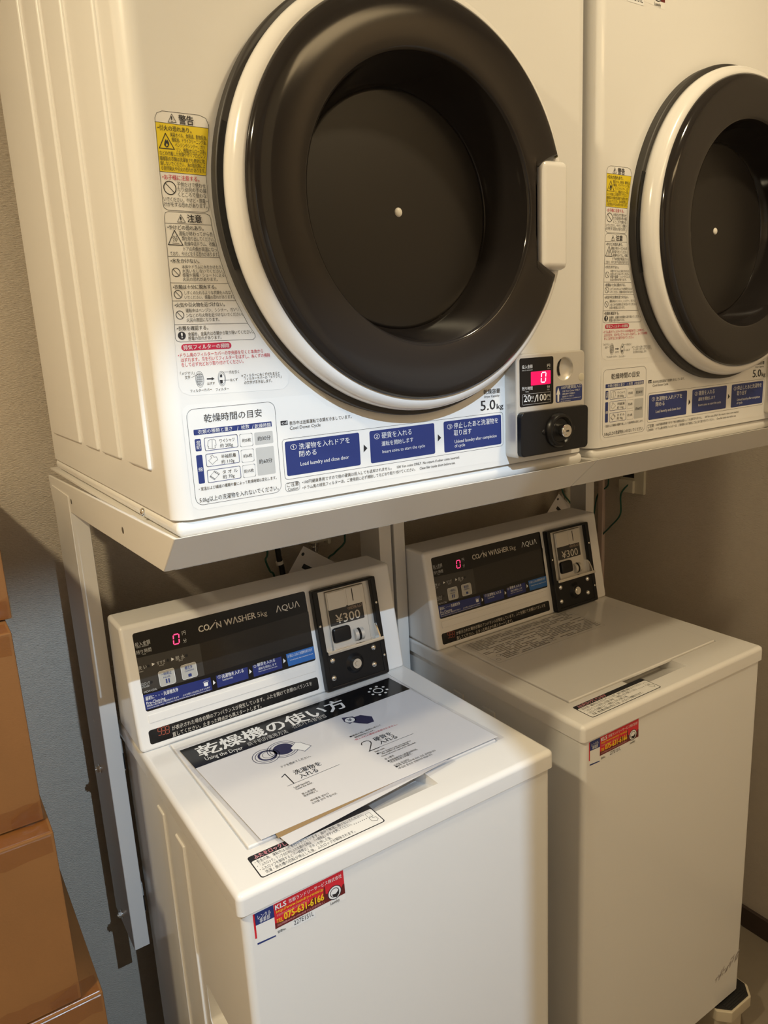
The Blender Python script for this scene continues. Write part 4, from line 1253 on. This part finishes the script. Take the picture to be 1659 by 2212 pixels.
t = thing('laminated_sign', 'large laminated sheet with black heading on the left washer lid, uppermost of the pile', 'sign', (0.28, 0.22, 0.9385))
def rel(bm):
    return xf(bm, lambda x, y, z: (x - 0.28, y - 0.22, z - 0.9385))
paperq = [(0.0725, 0.3625), (0.4765, 0.3600), (0.4925, 0.0800), (0.0860, 0.0785)]
filmq = [(0.0640, 0.3705), (0.4830, 0.3685), (0.5000, 0.0725), (0.0805, 0.0690)]
link_mesh('laminate', rel(quad_sheet(B(), filmq, 0.93840, 0.00012)), FILM, t)
sheet = link_mesh('printed_sheet', rel(quad_sheet(B(), paperq, 0.93855, 0.00015)), PAPER, t)
Print(lambda u, v, n: (u - 0.28, v - 0.22, 0.93870 - 0.9385 + n)).items(PRINT_POSTER).build('printing', sheet)

t = thing('kraft_card', 'tan card showing as a thin strip under the front edge of the laminated sign', 'card', (0.18, 0.11, 0.9380))
link_mesh('sheet', xf(quad_sheet(B(), [(0.110, 0.180), (0.300, 0.190), (0.3000, 0.0800), (0.1060, 0.0690)], 0.93795, 0.00030), lambda x, y, z: (x - 0.18, y - 0.11, z - 0.938)), KRAFT, t)
t = thing('laminated_sign', 'smaller laminated blank sheet lying askew beneath, its corner pointing at the lock notice', 'sign', (0.24, 0.13, 0.9372))
r2 = lambda bm: xf(bm, lambda x, y, z: (x - 0.24, y - 0.13, z - 0.9372))
link_mesh('laminate', r2(quad_sheet(B(), [(0.0790, 0.2360), (0.3700, 0.2770), (0.3990, 0.0690), (0.1068, 0.0283)], 0.93725, 0.00012)), FILM, t)
link_mesh('blank_sheet', r2(quad_sheet(B(), [(0.0865, 0.2300), (0.3640, 0.2690), (0.3900, 0.0770), (0.1115, 0.0480)], 0.93740, 0.00015)), PAPER, t)

# ------------------------------------------------------------------ cardboard boxes at the left
def make_box(x1, w, y0, d_, z0, z1, label, seed):
    rnd = random.Random(seed)
    t = thing('cardboard_box', label, 'cardboard box', (x1 - w / 2, y0 + d_ / 2, z0), 0, 'stacked cardboard boxes')
    o = lambda bm: xf(bm, lambda x, y, z: (x - (x1 - w / 2), y - (y0 + d_ / 2), z - z0))
    body = link_mesh('carton', o(add_box(B(), x1 - w, x1, y0, y0 + d_, z0 + 0.001, z1 - 0.001, 0.0022, 2)), CARD, t)
    for ze, sgn in ((z1 - 0.001, -1), (z0 + 0.001, 1)):
        bm = B()
        e = 0.0006
        n = 26
        row = []
        for i in range(n + 1):
            x = x1 - w + (w - 0.004) * i / n
            j1, j2 = rnd.uniform(-0.003, 0.003), rnd.uniform(-0.0012, 0.0012)
            row.append([bm.verts.new((x, y0 - e + j2 * 0.3, ze + sgn * (0.030 + j1))), bm.verts.new((x, y0 - e - abs(j2), ze + sgn * 0.004)), bm.verts.new((x, y0 + 0.004, ze - sgn * (e + abs(j2) * 0.4))), bm.verts.new((x, y0 + 0.04, ze - sgn * e))])
        for i in range(n):
            for k in range(3):
                bm.faces.new([row[i][k], row[i + 1][k], row[i + 1][k + 1], row[i][k + 1]])
        link_mesh('packing_tape', o(bm), TAPE, t, 0)
        if ze == z1 - 0.001:
            continue
        bm = B()
        # crumpled tape end folded over the lower right corner
        gx, gz = 5, 5
        g = [[bm.verts.new((x1 + 0.001 - 0.042 * i / gx, y0 - 0.0012 - rnd.uniform(0.0, 0.0050), z0 + 0.002 + 0.034 * k / gz * (1 - 0.5 * i / gx))) for i in range(gx + 1)] for k in range(gz + 1)]
        for k in range(gz):
            for i in range(gx):
                bm.faces.new([g[k][i], g[k][i + 1], g[k + 1][i + 1], g[k + 1][i]])
        link_mesh('tape_end', o(bm), TAPE, t, 80)
    return t
make_box(-0.100, 0.42, 0.295, 0.43, 0.0, 0.638, 'large cardboard box at the bottom of the stack, its orange-lit top ledge showing', 1)
make_box(-0.1285, 0.40, 0.300, 0.42, 0.638, 0.918, 'taped cardboard box second from the bottom of the stack', 2)
make_box(-0.1345, 0.40, 0.335, 0.38, 0.918, 1.2035, 'plain cardboard box second from the top of the stack', 3)
make_box(-0.1265, 0.40, 0.388, 0.34, 1.2035, 1.360, 'cardboard box at the top of the stack, at the left photo edge', 4)

# ------------------------------------------------------------------ taps, hoses, wires and tags behind the washers
def make_tap(x, label, fit):
    t = thing('water_tap', label, 'tap', (x, YB, 1.142))
    bm = B()
    add_cyl(bm, (0, 0, 0.020), (0, -0.010, 0.020), 0.026, 0.024, 28)
    add_cyl(bm, (0, -0.008, 0.020), (0, -0.045, 0.020), 0.014, 0.013, 24)
    add_cyl(bm, (0, -0.040, 0.034), (0, -0.040, -0.012), 0.017, 0.015, 24)
    link_mesh('body', bm, IVORY, t)
    bm = add_box(B(), -0.006, 0.034, -0.056, -0.036, -0.012, 0.002, 0.003, 2)
    add_box(bm, 0.026, 0.036, -0.058, -0.034, -0.020, 0.004, 0.004, 2)
    link_mesh('lever', bm, IVORY, t)
    bm = B()
    for k in range(3):
        add_cyl(bm, (0, -0.040, -0.012 - k * 0.010), (0, -0.040, -0.018 - k * 0.010), 0.013 - 0.0025 * k, 0.012 - 0.0025 * k, 20)
        add_cyl(bm, (0, -0.040, -0.018 - k * 0.010), (0, -0.040, -0.022 - k * 0.010), 0.009 - 0.001 * k, None, 20)
    link_mesh('coupling', bm, fit, t)
    bm = add_tube(B(), [(0, -0.040, -0.036), (0.002, -0.040, -0.10), (0.004, -0.060, -0.30), (0.0, -0.085, -0.5)], 0.009)
    link_mesh('hose', bm, IVORY, t)
    return t
make_tap(0.512, 'ivory water tap with hose behind the left washer', CHROME)
make_tap(1.312, 'ivory water tap with hose behind the right washer', IVORY)

def make_tag(pts, label):
    c = Vector(pts[0])
    t = thing('paper_tag', label, 'paper tag', tuple(c))
    bm = B()
    vs = [bm.verts.new(Vector(p) - c) for p in pts]
    vb = [bm.verts.new(Vector(p) - c + Vector((0, 0.0006, 0))) for p in pts]
    bm.faces.new(vs)
    bm.faces.new(vb[::-1])
    for i in range(4):
        bm.faces.new([vs[i], vb[i], vb[(i + 1) % 4], vs[(i + 1) % 4]])
    tg = link_mesh('card', bm, mat('tag_paper', (0.80, 0.76, 0.74), 0.6), t, 0)
    P0, P1, P3 = Vector(pts[0]), Vector(pts[1]), Vector(pts[3])
    pr = Print(lambda u, v, n: tuple((P0 - c) + (P1 - P0) * u + (P3 - P0) * v + Vector((0, -0.0002 - n, 0))))
    rnd = random.Random(3)
    for k in range(4):
        pr.poly('K' if k < 3 else 'R3', [(0.18, 0.25 + k * 0.17), (0.95, 0.25 + k * 0.17), (0.95, 0.33 + k * 0.17), (0.18, 0.33 + k * 0.17)], 1)
    pr.ring('K', 0.07, 0.12, 0.03, 0.03, 0, 1, 14)
    pr.build('printing', tg)
    return t
make_tag([(0.476, 0.680, 1.131), (0.575, 0.680, 1.062), (0.500, 0.680, 0.960), (0.395, 0.680, 1.025)], 'tilted printed tag hanging by the tap behind the left washer')
make_tag([(1.258, 0.680, 1.126), (1.340, 0.680, 1.050), (1.262, 0.680, 0.965), (1.180, 0.680, 1.045)], 'tilted printed tag hanging by the tap behind the right washer')

def wire(name, pts, r, m, label, cat):
    c = Vector(pts[0])
    o = link_mesh(name, add_tube(B(), [Vector(p) - c for p in pts], r), m)
    o.location = c
    return tag(o, label, cat)
wire('earth_wire', [(0.402, 0.70, 1.22), (0.400, 0.70, 1.131), (0.394, 0.70, 1.112), (0.402, 0.70, 1.086), (0.412, 0.70, 1.065), (0.42, 0.70, 0.95)], 0.0022, GREEN, 'green earth wire furthest left behind the left washer, beside the black cord', 'wire')
wire('earth_wire', [(0.593, 0.70, 1.22), (0.592, 0.70, 1.129), (0.587, 0.70, 1.110), (0.563, 0.70, 1.094), (0.540, 0.70, 1.070), (0.53, 0.70, 0.95)], 0.0022, GREEN, 'green earth wire right of the tap behind the left washer', 'wire')
t = thing('power_cord', 'black power cord with white tie behind the left washer', 'cord', (0.425, 0.70, 1.22))
link_mesh('cable', add_tube(B(), [(-0.004, 0, 0), (-0.001, 0, -0.09), (0.002, 0, -0.12), (0.006, 0, -0.15), (0.01, 0, -0.30)], 0.0062), CORD, t)
link_mesh('cable_tie', add_cyl(B(), (0.0, 0, -0.117), (0.0014, 0, -0.124), 0.0080, seg=18), DOTM, t)
wire('earth_wire', [(1.258, 0.674, 1.20), (1.264, 0.672, 1.133), (1.288, 0.668, 1.099), (1.305, 0.664, 1.065), (1.309, 0.664, 0.95)], 0.0022, GREEN, 'green earth wire crossing the tag behind the right washer', 'wire')
wire('earth_wire', [(1.424, 0.575, 1.146), (1.416, 0.600, 1.112), (1.428, 0.611, 1.050), (1.430, 0.650, 1.004), (1.432, 0.682, 0.965), (1.43, 0.70, 0.88)], 0.0022, GREEN, 'green earth wire curving down from the wall outlet', 'wire')
wire('earth_wire', [(1.434, 0.640, 1.21), (1.434, 0.658, 1.147), (1.434, 0.663, 1.122), (1.430, 0.695, 1.090), (1.43, 0.71, 1.0)], 0.0020, GREEN, 'short green earth wire between corner trim and wall outlet', 'wire')
t = thing('wall_outlet', 'white wall outlet on the right wall under the dryer shelf', 'outlet', (XR, 0.575, 1.17))
link_mesh('cover_plate', add_box(B(), -0.010, 0.0, -0.038, 0.040, -0.055, 0.070, 0.002, 2), IVORY, t)
link_mesh('socket', add_box(B(), -0.020, -0.009, -0.010, 0.038, -0.054, -0.018, 0.003, 2), IVORY, t)
link_mesh('socket_opening', add_box(B(), -0.0115, -0.0095, -0.006, 0.030, -0.012, 0.030), BLACK_M, t)
